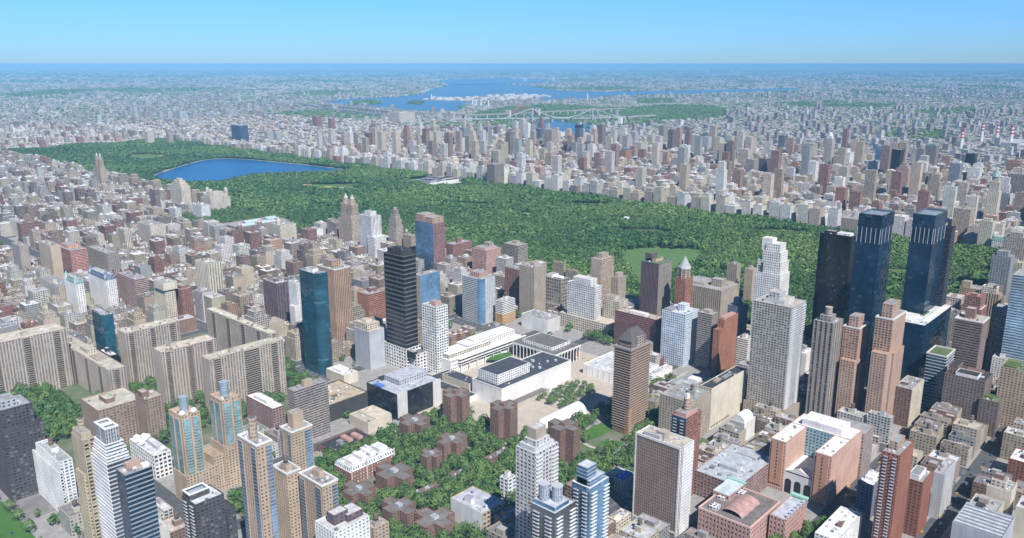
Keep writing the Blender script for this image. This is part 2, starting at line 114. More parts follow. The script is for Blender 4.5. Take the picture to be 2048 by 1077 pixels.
('apartment_slab', 'plum brick slab with paired window columns', -179.0, 740.1, 24.5, 39.8, 73.9, 'vs', 'vs', 'V', 'V', 3.1, 5, 'g', 'a', (), None),
('apartment_slab', 'thin white slab beside the teal glass tower', -188.9, 668.3, 10.5, 20.3, 90.7, 'pd', 'pd', 'W', 'W', 3.1, 3.6, 'g', 'a', [(-0.6, -0.1, 0.1, 0.6, 0, 0.6, 'bl', 'W')], None),
('apartment_slab', 'grey slab with fine horizontal bands in front of the tan market roof', -390.7, 364.7, 43.7, 12.8, 63.8, 'hb', 'hb', 'B2', 'B2', 2.9, 3.6, 'g', [(0.35, 0.3, 0.6, 0.7, 7, 'T')], (), None),
('warehouse', 'low tan-roofed hall with long black side wall', -333.6, 386.8, 57.7, 58.1, 21.6, 'bl', 'bl', 'D2', 'D2', 3.1, 3.6, 't', [(0.35, 0.3, 0.55, 0.4, 1, 'N')], (), 'clutter'),
('school', 'black glass cube school with white corner piers', -275.0, 331.1, 68.5, 57.9, 33.1, 'gl.k', 'gl.k', 'K', 'K', 4, 2.5, 's', [(0.3, 0.35, 0.98, 0.85, 7, 'S'), (0.25, 0.85, 0.95, 0.99, 3, 'k')], (), 'hscube'),
('school', 'low cream school annex with stepped roof', -320.3, 328.9, 34.3, 35.8, 13.7, 'bl', 'bl', 'C', 'C', 3.1, 3.6, 'b', [(0.35, 0.05, 0.98, 0.95, 2, 'C')], (), None),
('opera_house', 'great white marble opera house with raised stage house', -167.8, 263.1, 135.8, 51.0, 26.3, 'bl', 'bl', 'W2', 'W2', 3.1, 3.6, 'k2', [(0.06, 0.28, 0.5, 0.95, 13, 'W2')], (), 'met'),
('theater', 'white travertine theater with pale flat roof beside the plaza', -7.0, 183.4, 66.6, 78.5, 14.6, 'bl', 'bl', 'W2', 'W2', 3.1, 3.6, 'l', [(0.2, 0.35, 0.8, 0.85, 4, 'W')], (), 'state'),
('concert_hall', 'concert hall ringed by tall white columns with grey raised roof', -24.0, 296.6, 57.0, 81.0, 23.4, 'bl', 'bl', 'K2', 'K2', 3.1, 3.6, 'n', [(0.14, 0.16, 0.86, 0.84, 6, 'W2')], (), 'avery'),
('school', 'white stepped arts school with ribbon windows and broad terraces', -134.6, 389.9, 143.7, 34.1, 21.6, 'bl', 'pd', 'W2', 'W2', 6, 3.6, 'w', [(0.03, 0.2, 0.6, 0.95, 6, 'Wt'), (0.3, 0.28, 0.98, 0.95, 9, 'W'), (0.42, 0.4, 0.95, 0.9, 11, 'W')], (), 'juilliard'),
('theater', 'cream roofed box theater on a dark flat terrace', -167.6, 319.9, 19.8, 50.3, 17.7, 'bl', 'bl', 'C', 'C', 3.1, 3.6, 'k', [], (), 'beaumont'),
('theater', 'white arched tent with rounded end set up by the lawn', -187.7, 175.3, 77.3, 24.1, 14, 'bl', 'bl', 'W2', 'W2', 3.1, 3.6, 'g', [], (), 'tent'),
('slab_block', 'beige slab block cut off by the frame edge with dark balcony column', -584.2, 732.8, 92.1, 35.9, 78.6, 'lt', 'lt', 'B3', 'B3', 2.85, 3.6, 'c', 'a', (), 'slab'),
('slab_block', 'beige slab block seen along its flank beside the tree-filled court', -487.2, 620.2, 20.4, 177.1, 48.6, 'lt', 'lt', 'B3', 'B3', 2.85, 3.6, 'c', [(0.3, 0.45, 0.8, 0.6, 6, 'C'), (0.3, 0.82, 0.6, 0.88, 6, 'drumB'), (0.2, 0.25, 0.8, 0.4, 2, 'B')], (), 'slab'),
('slab_block', 'beige slab block with balconied end behind the small court grove', -442.4, 673.3, 71.4, 23.2, 72.7, 'lt', 'lt', 'B3', 'B3', 2.85, 3.6, 'c', 'a', (), 'slab'),
('slab_block', 'beige slab block with pale green roof edge, middle of the row of three', -448.2, 555.8, 69.4, 22.7, 77.3, 'lt', 'lt', 'B3', 'B3', 2.85, 3.6, 'c', 'a', (), 'slab'),
('slab_block', 'beige slab block with broad dark balcony stripe, nearest the teal tower', -419.2, 496.7, 98.8, 19.3, 74.8, 'lt', 'lt', 'B3', 'B3', 2.85, 3.6, 'c', 'a', (), 'slab'),
('slab_block', 'white-roofed slab block running back from the avenue', -328.8, 514.8, 12.9, 162.4, 80, 'lt', 'lt', 'B3', 'B3', 2.85, 3.6, 'c', 'a', (), 'slab'),
('apartment_slab', 'low brown slab with taller end wing beside the court', -543.2, 507.4, 47.4, 48.5, 48, 'pw', 'pw', 'N5', 'N5', 3.1, 3.6, 'b', [(0.3, 0.3, 0.5, 0.7, 5, 'N')], (), None),
('apartment_slab', 'taller brown wing with red vertical seam closing the low slab', -503.5, 480.3, 19.9, 25.2, 56, 'pw', 'pw', 'N5', 'N5', 3.1, 3.6, 'b', [(0.0, 0.3, 0.4, 0.8, 7, 'N')], (), None),
('glass_block', 'dark teal glass tower beside the slab blocks', -450.0, 721.1, 13.5, 36.5, 88, 'gl.t', 'gl.t', 'K', 'K', 3.1, 3.6, 'g', [(0.1, 0.4, 0.7, 0.9, 3, 'S')], (), None),
('apartment_block', 'small dark block with white roof below the dark teal tower', -461.3, 681.4, 10.1, 35.2, 45, 'gl.k', 'gl.k', 'K', 'K', 3.1, 3.6, 'w', 'a', (), None),
('residential_tower', 'cream tower with bold vertical stripes among the brownstones', -204.4, 908.2, 23.6, 47.4, 82.2, 'vs', 'vs', 'C', 'C', 3, 5, 'g', 'a', (), None),
('apartment_block', 'white mansard block with green copper roof', -379.7, 1014.2, 11.6, 49.8, 62, 'pw', 'pw', 'W', 'W', 3.1, 3.6, 'g', 'a', (), 'greenroof'),
('apartment_block', 'white mansard block with slate blue roof and tall dormers', -330.7, 1019.9, 16.4, 76.4, 58, 'pw', 'pw', 'W', 'W', 3.1, 3.6, 'g', 'a', (), 'slateroof'),
('apartment_block', 'broad tan block with white rooftop sign bar', -388.0, 1069.3, 23.6, 93.9, 50, 'pw', 'pw', 'C2', 'T3', 3.1, 3.6, 'g', 'a', (), None),
('apartment_block', 'pink banded block with balconies beside the cream T-topped tower', -298.1, 982.9, 21.9, 72.1, 60, 'hb', 'hb', 'P3', 'P3', 3.1, 3.6, 'g', 'a', (), None),
('apartment_tower', 'cream tower with overhanging T-shaped top', -293.3, 883.9, 16.4, 39.2, 72, 'pw', 'pw', 'C', 'C', 3.1, 3.6, 'g', 'a', (), 'ttop'),
('apartment_block', 'dark red-brown block with setbacks beside the T-topped tower', -267.1, 883.8, 18.7, 38.7, 55, 'pw', 'pw', 'R', 'R', 3.1, 3.6, 'g', [(0.2, 0.2, 0.8, 0.8, 5, 'R')], (), None),
('apartment_block', 'orange-wrapped building under scaffold beside a tan tower', -286.0, 1303.9, 31.5, 73.8, 58, 'hb', 'hb', 'P4', 'P4', 3.1, 3.6, 'g', [(0.2, 0.4, 0.9, 0.9, 6, 'P4')], (), None),
('apartment_tower', 'tan slab tower with blank side wall beside the orange-wrapped building', -326.8, 1281.7, 17.6, 63.8, 78, 'bl', 'bl', 'T3', 'T3', 3.1, 3.6, 'g', 'a', (), None),
('apartment_block', 'brown-grey broad block below the orange-wrapped building', -231.1, 1269.5, 21.2, 100.0, 48, 'pw', 'pw', 'B', 'B2', 3.1, 3.6, 'g', 'a', (), None),
('apartment_block', 'cream block with water tank, wider of two by the museum grove', -56.0, 1469.6, 34.9, 68.3, 52, 'pw', 'pw', 'C', 'C', 3.1, 3.6, 'g', 'a', (), None),
('apartment_block', 'cream block with roof garden set back from the museum grove', -169.4, 1472.8, 12.7, 63.9, 48, 'pw', 'pw', 'C', 'C', 3.1, 3.6, 'g', 'a', (), None),
('apartment_block', 'cream striped block with brown neighbour near the museum grove', -111.6, 1476.8, 15.5, 37.5, 50, 'vs', 'vs', 'C', 'C', 3.1, 3.6, 'g', 'a', (), None),
('apartment_tower', 'pinkish brick tower with balconies above the rowhouses', 109.1, 1804.1, 13.6, 33.3, 82, 'hb', 'hb', 'R3', 'R3', 3.1, 3.6, 'g', 'a', (), None),
('apartment_block', 'blank cream hall in the far brownstone blocks', -224.5, 1798.4, 17.5, 79.9, 40, 'bl', 'bl', 'C', 'C', 3.1, 3.6, 'g', 'a', (), None),
('office_block', 'grey loft block standing over low roofs at the frame edge', -343.5, 1406.2, 16.1, 47.5, 62, 'bl', 'bl', 'B2', 'B2', 3.1, 3.6, 'g', 'a', (), None),
('church', 'small white church with domed cupola beside the striped cream tower', -172.8, 897.1, 17.0, 30.8, 24, 'pw', 'pw', 'W', 'W', 3.1, 3.6, 'g', 'a', (), 'cupola'),
('apartment_tower', 'twin-towered tan apartment house with paired pointed spires beside the park trees', 248.9, 1121.1, 29.5, 51.3, 68, 'pw', 'pw', 'T3', 'T3', 3.1, 3.6, 'g', [], (), 'sanremo'),
('apartment_tower', 'white tower with grey window columns beside the twin-spired house', 212.1, 1001.1, 26.9, 41.6, 95, 'vs.b', 'vs', 'W', 'W', 3.1, 3.6, 'g', [(0.3, 0.3, 0.9, 0.8, 9, 'W')], [(-0.1, -0.3, 1.1, 0.3, 0, 0.55, 'pw', 'W')], None),
('apartment_tower', 'tan setback tower with square lantern beside the white tower', 233.1, 944.5, 19.1, 26.4, 80, 'pw', 'pw', 'B', 'B', 3.1, 3.6, 'g', [], (), 'lantern'),
('apartment_block', 'yellow-tan block behind the charcoal tower crown', 243.1, 908.9, 13.8, 25.8, 62, 'vs', 'vs', 'T', 'T', 3.1, 3.6, 'g', 'a', (), None),
('apartment_block', 'purplish brick apartment house with chimney facing the park', 273.5, 813.9, 54.6, 23.9, 52, 'pw', 'pw', 'R', 'R', 3.1, 3.6, 'g', [(0.4, 0.4, 0.6, 0.6, 10, 'R')], (), None),
('apartment_block', 'pink setback apartment house with pale tower facing the park', 270.5, 716.7, 43.0, 39.0, 55, 'pw', 'pw', 'P', 'P', 3.1, 3.6, 'g', [(0.6, 0.4, 0.9, 0.8, 10, 'B'), (0.1, 0.2, 0.9, 0.9, 4, 'P')], (), None),
('apartment_block', 'beige balconied block at the park edge beside the red-brown tower', 336.4, 691.6, 30.2, 39.7, 58, 'hb', 'hb', 'B', 'B', 3.1, 3.6, 'g', [(0.3, 0.3, 0.6, 0.6, 7, 'B')], (), None),
('apartment_block', 'three-turreted cream palace facing the museum grove', 244.8, 1767.4, 60.4, 54.6, 45.3, 'pw', 'pw', 'C2', 'C2', 3.1, 3.6, 'g', [], (), 'beresford'),
('apartment_block', 'white cornice block beside the three-turreted palace', 170.0, 1672.8, 25.3, 49.8, 46, 'pw', 'pw', 'W', 'W', 3.1, 3.6, 'g', 'a', (), None),
('apartment_block', 'white columned apartment block by the museum grove', 86.7, 1645.3, 15.8, 33.3, 52, 'vs', 'vs', 'W', 'W', 3.1, 3.6, 'g', 'a', (), None),
('apartment_tower', 'stepped cream apartment tower near the lake shore', 220.3, 1884.0, 26.8, 68.2, 70, 'pw', 'pw', 'C', 'C', 3.1, 3.6, 'g', [], (), 'stepped'),
('apartment_tower', 'twin-spired tan apartment house at the far lake end', 243.6, 2518.3, 23.0, 59.5, 62, 'pw', 'pw', 'T3', 'T3', 3.1, 3.6, 'g', [], (), 'sanremo'),
('museum', 'red stone museum with turquoise roof panels behind the grove', 135.1, 1419.4, 141.6, 81.8, 26, 'pw', 'pw', 'R3', 'R3', 3.1, 3.6, 'g', [], (), 'museum'),
('apartment_block', 'tan apartment house with spired turret facing the park near the twin spires', 150.1, 1259.9, 42.4, 64.1, 50, 'pw', 'pw', 'C', 'C', 3.1, 3.6, 'g', 'a', (), 'spire'),
('church', 'pale blue-roofed synagogue beside the tan spired house', 237.6, 1268.5, 34.0, 37.9, 24, 'bl', 'bl', 'W', 'W', 3.1, 3.6, 's', 'a', (), None),
('hospital', 'dark blue-black slab tower beyond the lake', 1325.5, 3507.9, 45.2, 90.5, 102.0, 'vs.b', 'vs.b', 'K3', 'K3', 4, 3.6, 'g', [], (), None),
('far_tower', 'pale grey twin slab beyond the lake, nearer the dark blue tower', 1446.9, 3454.5, 34.1, 26.2, 67.2, 'vs', 'vs', 'A', 'A', 3.1, 3.6, 'g', 'a', (), None),
('far_tower', 'pale grey twin slab beyond the lake, further from the dark blue tower', 1450.6, 3371.7, 37.7, 29.0, 63.9, 'vs', 'vs', 'A', 'A', 3.1, 3.6, 'g', 'a', (), None),
('far_tower', 'dark red slab tower above the museum roofs', 1507.3, 2678.9, 41.8, 32.2, 101.3, 'vs', 'vs', 'R', 'R', 3.1, 3.6, 'g', [], (), None),
('far_tower', 'slim pale tower left of the dark red slab tower', 1325.3, 2814.5, 19.5, 15.0, 104.8, 'pw', 'pw', 'A', 'A', 3.1, 3.6, 'g', 'a', (), None),
('far_tower', 'pair tower of dark brown brick over the river trees, wider one', 2148.4, 4040.5, 44.3, 44.3, 90.2, 'pw', 'pw', 'R', 'R', 3.1, 3.6, 'g', [], (), None),
('far_tower', 'slim dark brown brick tower over the river trees', 2120.1, 3845.1, 28.0, 28.0, 84.6, 'pw', 'pw', 'R', 'R', 3.1, 3.6, 'g', [], (), None),
('far_tower', 'tall cream tower with white roof box on the upper east side', 1777.3, 2514.2, 36.9, 36.9, 98.9, 'vs', 'vs', 'C', 'C', 3.1, 3.6, 'g', 'a', (), None),
('far_tower', 'brown brick tower beside the tall cream tower', 1806.5, 2617.6, 30.8, 30.8, 105.8, 'pw', 'pw', 'R', 'R', 3.1, 3.6, 'g', 'a', (), None),
('far_tower', 'white stepped church-like tower near the park museum', 1234.0, 2511.6, 30.1, 30.1, 59.5, 'pw', 'pw', 'W', 'W', 3.1, 3.6, 'g', [(0.2, 0.2, 0.8, 0.8, 12, 'W')], (), None),
('far_tower', 'grey-brown slab with pale piers by the park edge', 1185.4, 1567.3, 47.5, 36.6, 72.9, 'vs.k', 'vs.k', 'B2', 'B2', 3.1, 3.6, 'g', 'a', (), None),
('far_tower', 'grey tower in front of the bridge ramp', 1962.8, 2517.4, 34.8, 34.8, 107.1, 'vs', 'vs', 'G', 'G', 3.1, 3.6, 'g', 'a', (), None),
('far_tower', 'paired grey towers near the river, thinner one', 2112.2, 2499.7, 30.3, 30.3, 104.6, 'vs', 'vs', 'G', 'G', 3.1, 3.6, 'g', 'a', (), None),
('far_tower', 'grey-brown tower with flat crown above the river channel', 2338.1, 2405.8, 38.4, 38.4, 107.1, 'pw', 'pw', 'B2', 'B2', 3.1, 3.6, 'g', 'a', (), None),
('far_tower', 'dark grey tower beside the flat-crowned tower', 2290.3, 2305.9, 28.6, 28.6, 94.7, 'vs.k', 'vs.k', 'G2', 'G2', 3.1, 3.6, 'g', 'a', (), None),
('far_tower', 'white-edged tower by the channel water', 2014.6, 2002.8, 45.2, 45.2, 121.6, 'vs', 'vs', 'B', 'B', 3.1, 3.6, 'g', 'a', (), None),
('far_tower', 'tower with dark glass head above a grey shaft', 2201.2, 1987.4, 28.3, 28.3, 120.9, 'vs.k', 'vs.k', 'G2', 'G2', 3.1, 3.6, 'g', [(0.0, 0.0, 1, 1, 14, 'K')], (), None),
('far_tower', 'tall slim brown tower with pointed head', 2308.3, 1936.1, 28.7, 28.7, 131.6, 'pw', 'pw', 'N2', 'N2', 3.1, 3.6, 'g', [(0.2, 0.2, 0.8, 0.8, 8, 'T')], (), None),
('far_tower', 'grey arched-top tower on the upper east side', 2414.1, 1821.0, 27.1, 27.1, 98.9, 'vs', 'vs', 'A', 'A', 3.1, 3.6, 'g', 'a', (), None),
('far_tower', 'wide vertically striped cream slab', 2094.6, 1574.5, 53.3, 41.0, 84.9, 'vs', 'vs', 'C', 'C', 3.1, 3.6, 'g', 'a', (), None),
('far_tower', 'cream tower with broad shoulders behind the striped slab', 2394.8, 1712.7, 38.6, 29.7, 92.2, 'vs', 'vs', 'C', 'C', 3.1, 3.6, 'g', 'a', (), None),
('far_tower', 'grey slab tower above the striped slab', 2583.9, 1771.3, 36.4, 28.0, 120.2, 'pw', 'pw', 'B2', 'B2', 3.1, 3.6, 'g', 'a', (), None),
('far_tower', 'mauve tower beside the grey slab tower', 2350.4, 1577.4, 33.7, 25.9, 124.8, 'hb', 'hb', 'N2', 'N2', 3.1, 3.6, 'g', 'a', (), None),
('far_tower', 'bright red brick tower in the middle of the roofs', 1882.7, 1502.9, 40.3, 40.3, 72.3, 'pw', 'pw', 'O2', 'O2', 3.1, 3.6, 'g', [(0.3, 0.2, 0.9, 0.8, 8, 'G2')], (), None),
('far_tower', 'thin yellow-cream tower among the roofs', 1629.2, 1509.4, 21.6, 21.6, 87.4, 'pw', 'pw', 'C', 'C', 3.1, 3.6, 'g', 'a', (), None),
('far_tower', 'tower with white side wall facing the sun', 2074.4, 1342.1, 30.5, 30.5, 89.0, 'vs', 'vs', 'W', 'W', 3.1, 3.6, 'g', 'a', (), None),
('far_tower', 'grey tower near the river bend', 2495.8, 1479.0, 30.9, 30.9, 88.0, 'vs', 'vs', 'A', 'A', 3.1, 3.6, 'g', 'a', (), None),
('far_tower', 'pale blue glass tower by the river bend', 2017.4, 1129.5, 42.8, 42.8, 88.1, 'gl.b', 'gl.b', 'A', 'A', 3.1, 3.6, 'g', 'a', (), None),
('far_tower', 'white capped tower by the river bend', 2511.8, 1285.6, 39.6, 39.6, 83.2, 'vs', 'vs', 'W', 'W', 3.1, 3.6, 'g', 'a', (), None),
('far_tower', 'cream striped tower below the white capped tower', 2112.3, 1091.9, 39.2, 39.2, 87.4, 'vs', 'vs', 'C', 'C', 3.1, 3.6, 'g', 'a', (), None),
('far_tower', 'tan slab with plain face above the avenue roofs', 1835.2, 931.0, 38.9, 30.0, 84.5, 'pd', 'pd', 'B2', 'B2', 3.1, 3.6, 'g', 'a', (), None),
('far_tower', 'plum slab beside the plain tan slab', 1912.1, 921.2, 36.6, 28.2, 82.4, 'vs', 'vs', 'V', 'V', 3.1, 3.6, 'g', 'a', (), None),
('far_tower', 'grey glass tower with thin mast near the frame top', 2810.4, 1260.2, 31.8, 31.8, 87.6, 'gl.g', 'gl.g', 'G2', 'G2', 3.1, 3.6, 'g', 'a', (), None),
('far_tower', 'grey tower with stepped shoulders left of the round-capped tower', 2478.8, 1051.3, 36.2, 36.2, 83.3, 'pw', 'pw', 'B2', 'B2', 3.1, 3.6, 'g', 'a', (), None),
('far_tower', 'wide beige tower with stepped head left of the round-capped tower', 2437.1, 971.5, 47.2, 47.2, 95.5, 'pw', 'pw', 'B', 'B', 3.1, 3.6, 'g', 'a', (), None),
('far_tower', 'small red brick tower before the round-capped tower', 2092.3, 880.8, 25.4, 25.4, 55.7, 'pw', 'pw', 'O2', 'O2', 3.1, 3.6, 'g', 'a', (), None),
('far_tower', 'tall round-cornered cream tower with white cap', 2228.3, 814.8, 28.5, 28.5, 138.8, 'hb', 'hb', 'C', 'C', 3.1, 3.6, 'g', [(0.15, 0.15, 0.85, 0.85, 12, 'W')], (), 'roundcap'),
('far_tower', 'slim red tower behind the white stepped tower', 3186.2, 1115.8, 22.7, 22.7, 105.9, 'pw', 'pw', 'R', 'R', 3.1, 3.6, 'g', [], (), None),
('far_tower', 'white stepped tower east of the round-capped tower', 2305.2, 773.1, 45.5, 45.5, 83.6, 'pw', 'pw', 'W', 'W', 3.1, 3.6, 'g', [(0.2, 0.3, 0.9, 0.9, 14, 'W')], (), None),
('far_tower', 'beige tower with antenna beside the white stepped tower', 2662.9, 850.9, 39.4, 39.4, 83.3, 'vs', 'vs', 'B', 'B', 3.1, 3.6, 'g', 'a', (), None),
('far_tower', 'grey-blue slab with dark shaft lines', 2205.4, 639.8, 45.9, 35.3, 68.7, 'vs.b', 'vs.b', 'A', 'A', 3.1, 3.6, 'g', 'a', (), None),
('far_tower', 'broad blue glass slab beside the black slab', 2370.8, 659.6, 56.3, 43.3, 109.0, 'gl.b', 'gl.b', 'G2', 'G2', 3.1, 3.6, 'g', [], (), None),
('far_tower', 'narrow black slab beside the broad blue slab', 2080.8, 522.6, 38.8, 29.8, 129.2, 'gl.k', 'gl.k', 'K', 'K', 3.1, 3.6, 'g', [], (), None),
('far_tower', 'pinkish stepped tower with pyramid head', 1919.0, 442.8, 38.4, 38.4, 86.7, 'pw', 'pw', 'P3', 'P3', 3.1, 3.6, 'g', [(0.15, 0.15, 0.85, 0.85, 9, 'P3'), (0.3, 0.3, 0.7, 0.7, 18, 'P3')], (), None),
('far_tower', 'tall striped tower with green domed head', 2434.2, 508.4, 39.0, 39.0, 118.2, 'hb', 'hb', 'B2', 'B2', 3.1, 3.6, 'g', [(0.2, 0.2, 0.8, 0.8, 6, 'V3')], (), None),
('far_tower', 'grey tower left of the green-domed tower', 2403.0, 542.3, 24.1, 24.1, 107.2, 'vs', 'vs', 'G', 'G', 3.1, 3.6, 'g', 'a', (), None),
('far_tower', 'beige ribbed slab, first of two below the green dome', 1849.4, 373.6, 34.0, 26.2, 86.8, 'vs', 'vs', 'B2', 'B2', 3.1, 3.6, 'g', 'a', (), None),
('far_tower', 'beige ribbed slab, second of two below the green dome', 1851.6, 343.6, 27.1, 20.8, 86.2, 'vs', 'vs', 'B2', 'B2', 3.1, 3.6, 'g', 'a', (), None),
('far_tower', 'grey-green tower with silver pointed top', 2051.6, 328.6, 31.6, 31.6, 100.2, 'vs.t', 'vs.t', 'G', 'G', 3.1, 3.6, 'g', [(0.15, 0.15, 0.85, 0.85, 8, 'W')], (), None),
('far_tower', 'white gridded tower near the smokestacks', 2216.2, 308.0, 36.7, 36.7, 70.7, 'pw', 'pw', 'W', 'W', 3.1, 3.6, 'g', [(0.3, 0.3, 0.7, 0.7, 8, 'W')], (), None),
('far_tower', 'dark glass tower near the smokestacks', 2710.6, 440.3, 34.1, 34.1, 72.0, 'gl.k', 'gl.k', 'K3', 'K3', 3.1, 3.6, 'g', 'a', (), None),
('far_tower', 'dark striped tower at the frame edge under the smokestacks', 1873.2, 111.8, 46.6, 46.6, 101.8, 'vs.k', 'vs.k', 'B2', 'B2', 3.1, 3.6, 'g', 'a', (), None),
('far_tower', 'orange brick tower at the frame edge near the smokestacks', 2585.8, 264.0, 42.7, 42.7, 69.3, 'pw', 'pw', 'O2', 'O2', 3.1, 3.6, 'g', 'a', (), None),
('far_tower', 'slender cream hotel tower with green pointed roof', 1418.4, 82.5, 26.9, 26.9, 107.4, 'pw', 'pw', 'C', 'C', 3.1, 3.6, 'g', [], (), 'hoteltop'),
('far_tower', 'square brown-windowed apartment block at the park corner', 1259.0, 103.0, 35.9, 35.9, 81.1, 'pb', 'pb', 'T', 'T', 3.1, 3.6, 'g', 'a', (), None),
('far_tower', 'pale setback tower before the slender hotel tower', 1189.5, 40.0, 26.1, 26.1, 69.5, 'pw', 'pw', 'C', 'C', 3.1, 3.6, 'g', [(0.2, 0.2, 0.8, 0.8, 6, 'C')], (), None),
('far_tower', 'white hotel with green mansard at the park corner', 1178.3, 8.9, 25.8, 25.8, 31.6, 'pw', 'pw', 'W', 'W', 3.1, 3.6, 'g', 'a', (), 'greenroof'),
('far_tower', 'grey flat slab apartment block at the park edge by the twin towers', 1166.9, 321.2, 55.9, 43.0, 42.3, 'pd', 'pd', 'B', 'B', 3.1, 3.6, 'g', 'a', (), None),
('far_tower', 'grey office tower beside the square brown-windowed block', 1665.0, 108.5, 23.7, 23.7, 71.2, 'vs', 'vs', 'G', 'G', 3.1, 3.6, 'g', 'a', (), None),
('far_tower', 'long white hospital slab at the river shore', 3797.9, 2875.9, 28.1, 21.7, 53.8, 'bl', 'bl', 'W', 'W', 3.1, 3.6, 'g', [], (), None),
('far_tower', 'beige psychiatric slab on the river island, central block', 2868.6, 4095.6, 144.9, 111.4, 79.2, 'pw', 'pw', 'C2', 'C2', 3.1, 3.6, 'g', [(0.2, 0.2, 0.6, 0.8, 5, 'C2')], (), None),
('far_tower', 'lower beige wing on the river island beside the central slab', 2830.5, 4209.1, 24.9, 19.2, 48.6, 'pw', 'pw', 'C2', 'C2', 3.1, 3.6, 'g', [], (), None),
('far_tower', 'lower beige end block on the river island beside the bridge', 2990.9, 4034.6, 14.9, 14.9, 45.2, 'pw', 'pw', 'C2', 'C2', 3.1, 3.6, 'g', [], (), None),
('far_tower', 'grey twin tower pair by far gas works, first', 1851.7, 5573.6, 25.4, 25.4, 71.7, 'vs', 'vs', 'A', 'A', 3.1, 3.6, 'g', [], (), None),
('far_tower', 'grey twin tower pair by far gas works, second', 1844.3, 5428.9, 32.4, 32.4, 81.1, 'vs', 'vs', 'A', 'A', 3.1, 3.6, 'g', [], (), None),
('far_tower', 'grey twin tower pair by far gas works, third', 1902.4, 5365.8, 55.1, 55.1, 81.1, 'vs', 'vs', 'A', 'A', 3.1, 3.6, 'g', [], (), None),
('far_tower', 'cream tower at the far park corner', 1023.4, 3915.4, 34.5, 34.5, 67.2, 'pw', 'pw', 'C', 'C', 3.1, 3.6, 'g', [], (), None),
('far_tower', 'pale tower by the far park corner, slimmer', 1098.1, 3834.1, 25.5, 25.5, 62.1, 'pw', 'pw', 'B', 'B', 3.1, 3.6, 'g', [], (), None),
('museum', 'long glass-roofed art museum wing in the park', 1017.8, 1714.9, 155.4, 94.3, 13.8, 'bl', 'bl', 'A', 'W', 3.1, 3.6, 'k', [(0.1, 0.15, 0.3, 0.8, 5, 'S'), (0.4, 0.1, 0.55, 0.85, 7, 'A'), (0.65, 0.3, 0.95, 0.7, 5, 'B'), (0.3, 0.85, 0.7, 0.98, 4, 'C')], (), None),
('pavilion', 'mint-roofed boathouse pavilion among the park trees', 809.0, 1074.0, 31.5, 51.8, 7.0, 'pb', 'pb', 'S', 'S', 3.1, 3.6, 'l', [], (), None),
('pavilion', 'white bandshell in the park trees', 946.4, 849.1, 14.1, 13.0, 10.9, 'bl', 'bl', 'W2', 'W2', 3.1, 3.6, 'w', [], (), None),
('apartment_block', 'low grey-roofed law school block between the white theater and the cream exchange', 10.2, 111.9, 66.8, 36.7, 9.5, 'pw', 'bl', 'A', 'A', 3.1, 3.6, 'g', [(0.2, 0.3, 0.5, 0.7, 3, 'S'), (0.6, 0.2, 0.8, 0.6, 3, 'W')], (), None),
('office_block', 'white low pavilion with glass corner behind the white theater', 32.5, 175.9, 49.8, 10.2, 8.5, 'gb.b', 'bl', 'W', 'W', 3.1, 3.6, 'l', [(0.2, 0.3, 0.5, 0.7, 3, 'S')], (), None),
('office_block', 'white stepped office block peeking out beside the pale concrete tower', 149.8, 20.0, 25.3, 8.0, 46.5, 'bl', 'pw', 'W', 'W', 3.1, 3.6, 'l', 'a', (), None),
('brick_block', 'reddish brick block with white penthouse boxes between slab and tan tower', -399.8, 396.7, 14.7, 56.8, 36.6, 'pb', 'pb', 'R3', 'R3', 3.1, 3.6, 'w', [(0.2, 0.3, 0.8, 0.8, 4, 'W')], (), None),
('apartment_block', 'low white pavilion with awnings at the foot of the teal tower', -252.9, 466.7, 22.6, 40.2, 14.0, 'bl', 'bl', 'C', 'C', 3.1, 3.6, 'l', [(0.2, 0.3, 0.6, 0.7, 3, 'W')], (), None),
('apartment_block', 'low pale block with blue tarpaulin on its roof behind the balconied glass tower', -235.2, 35.4, 20.7, 21.7, 15.2, 'pw', 'pw', 'A', 'A', 3.1, 3.6, 's', [(0.1, 0.6, 0.4, 0.9, 3, 'C')], (), 'tarp'),
('apartment_block', 'tan loft with white roof tucked under the brown slab frame', -303.0, -3.3, 23.3, 10.9, 16.0, 'pb', 'pb', 'C', 'C', 3.1, 3.6, 'l', 'a', (), None),
)
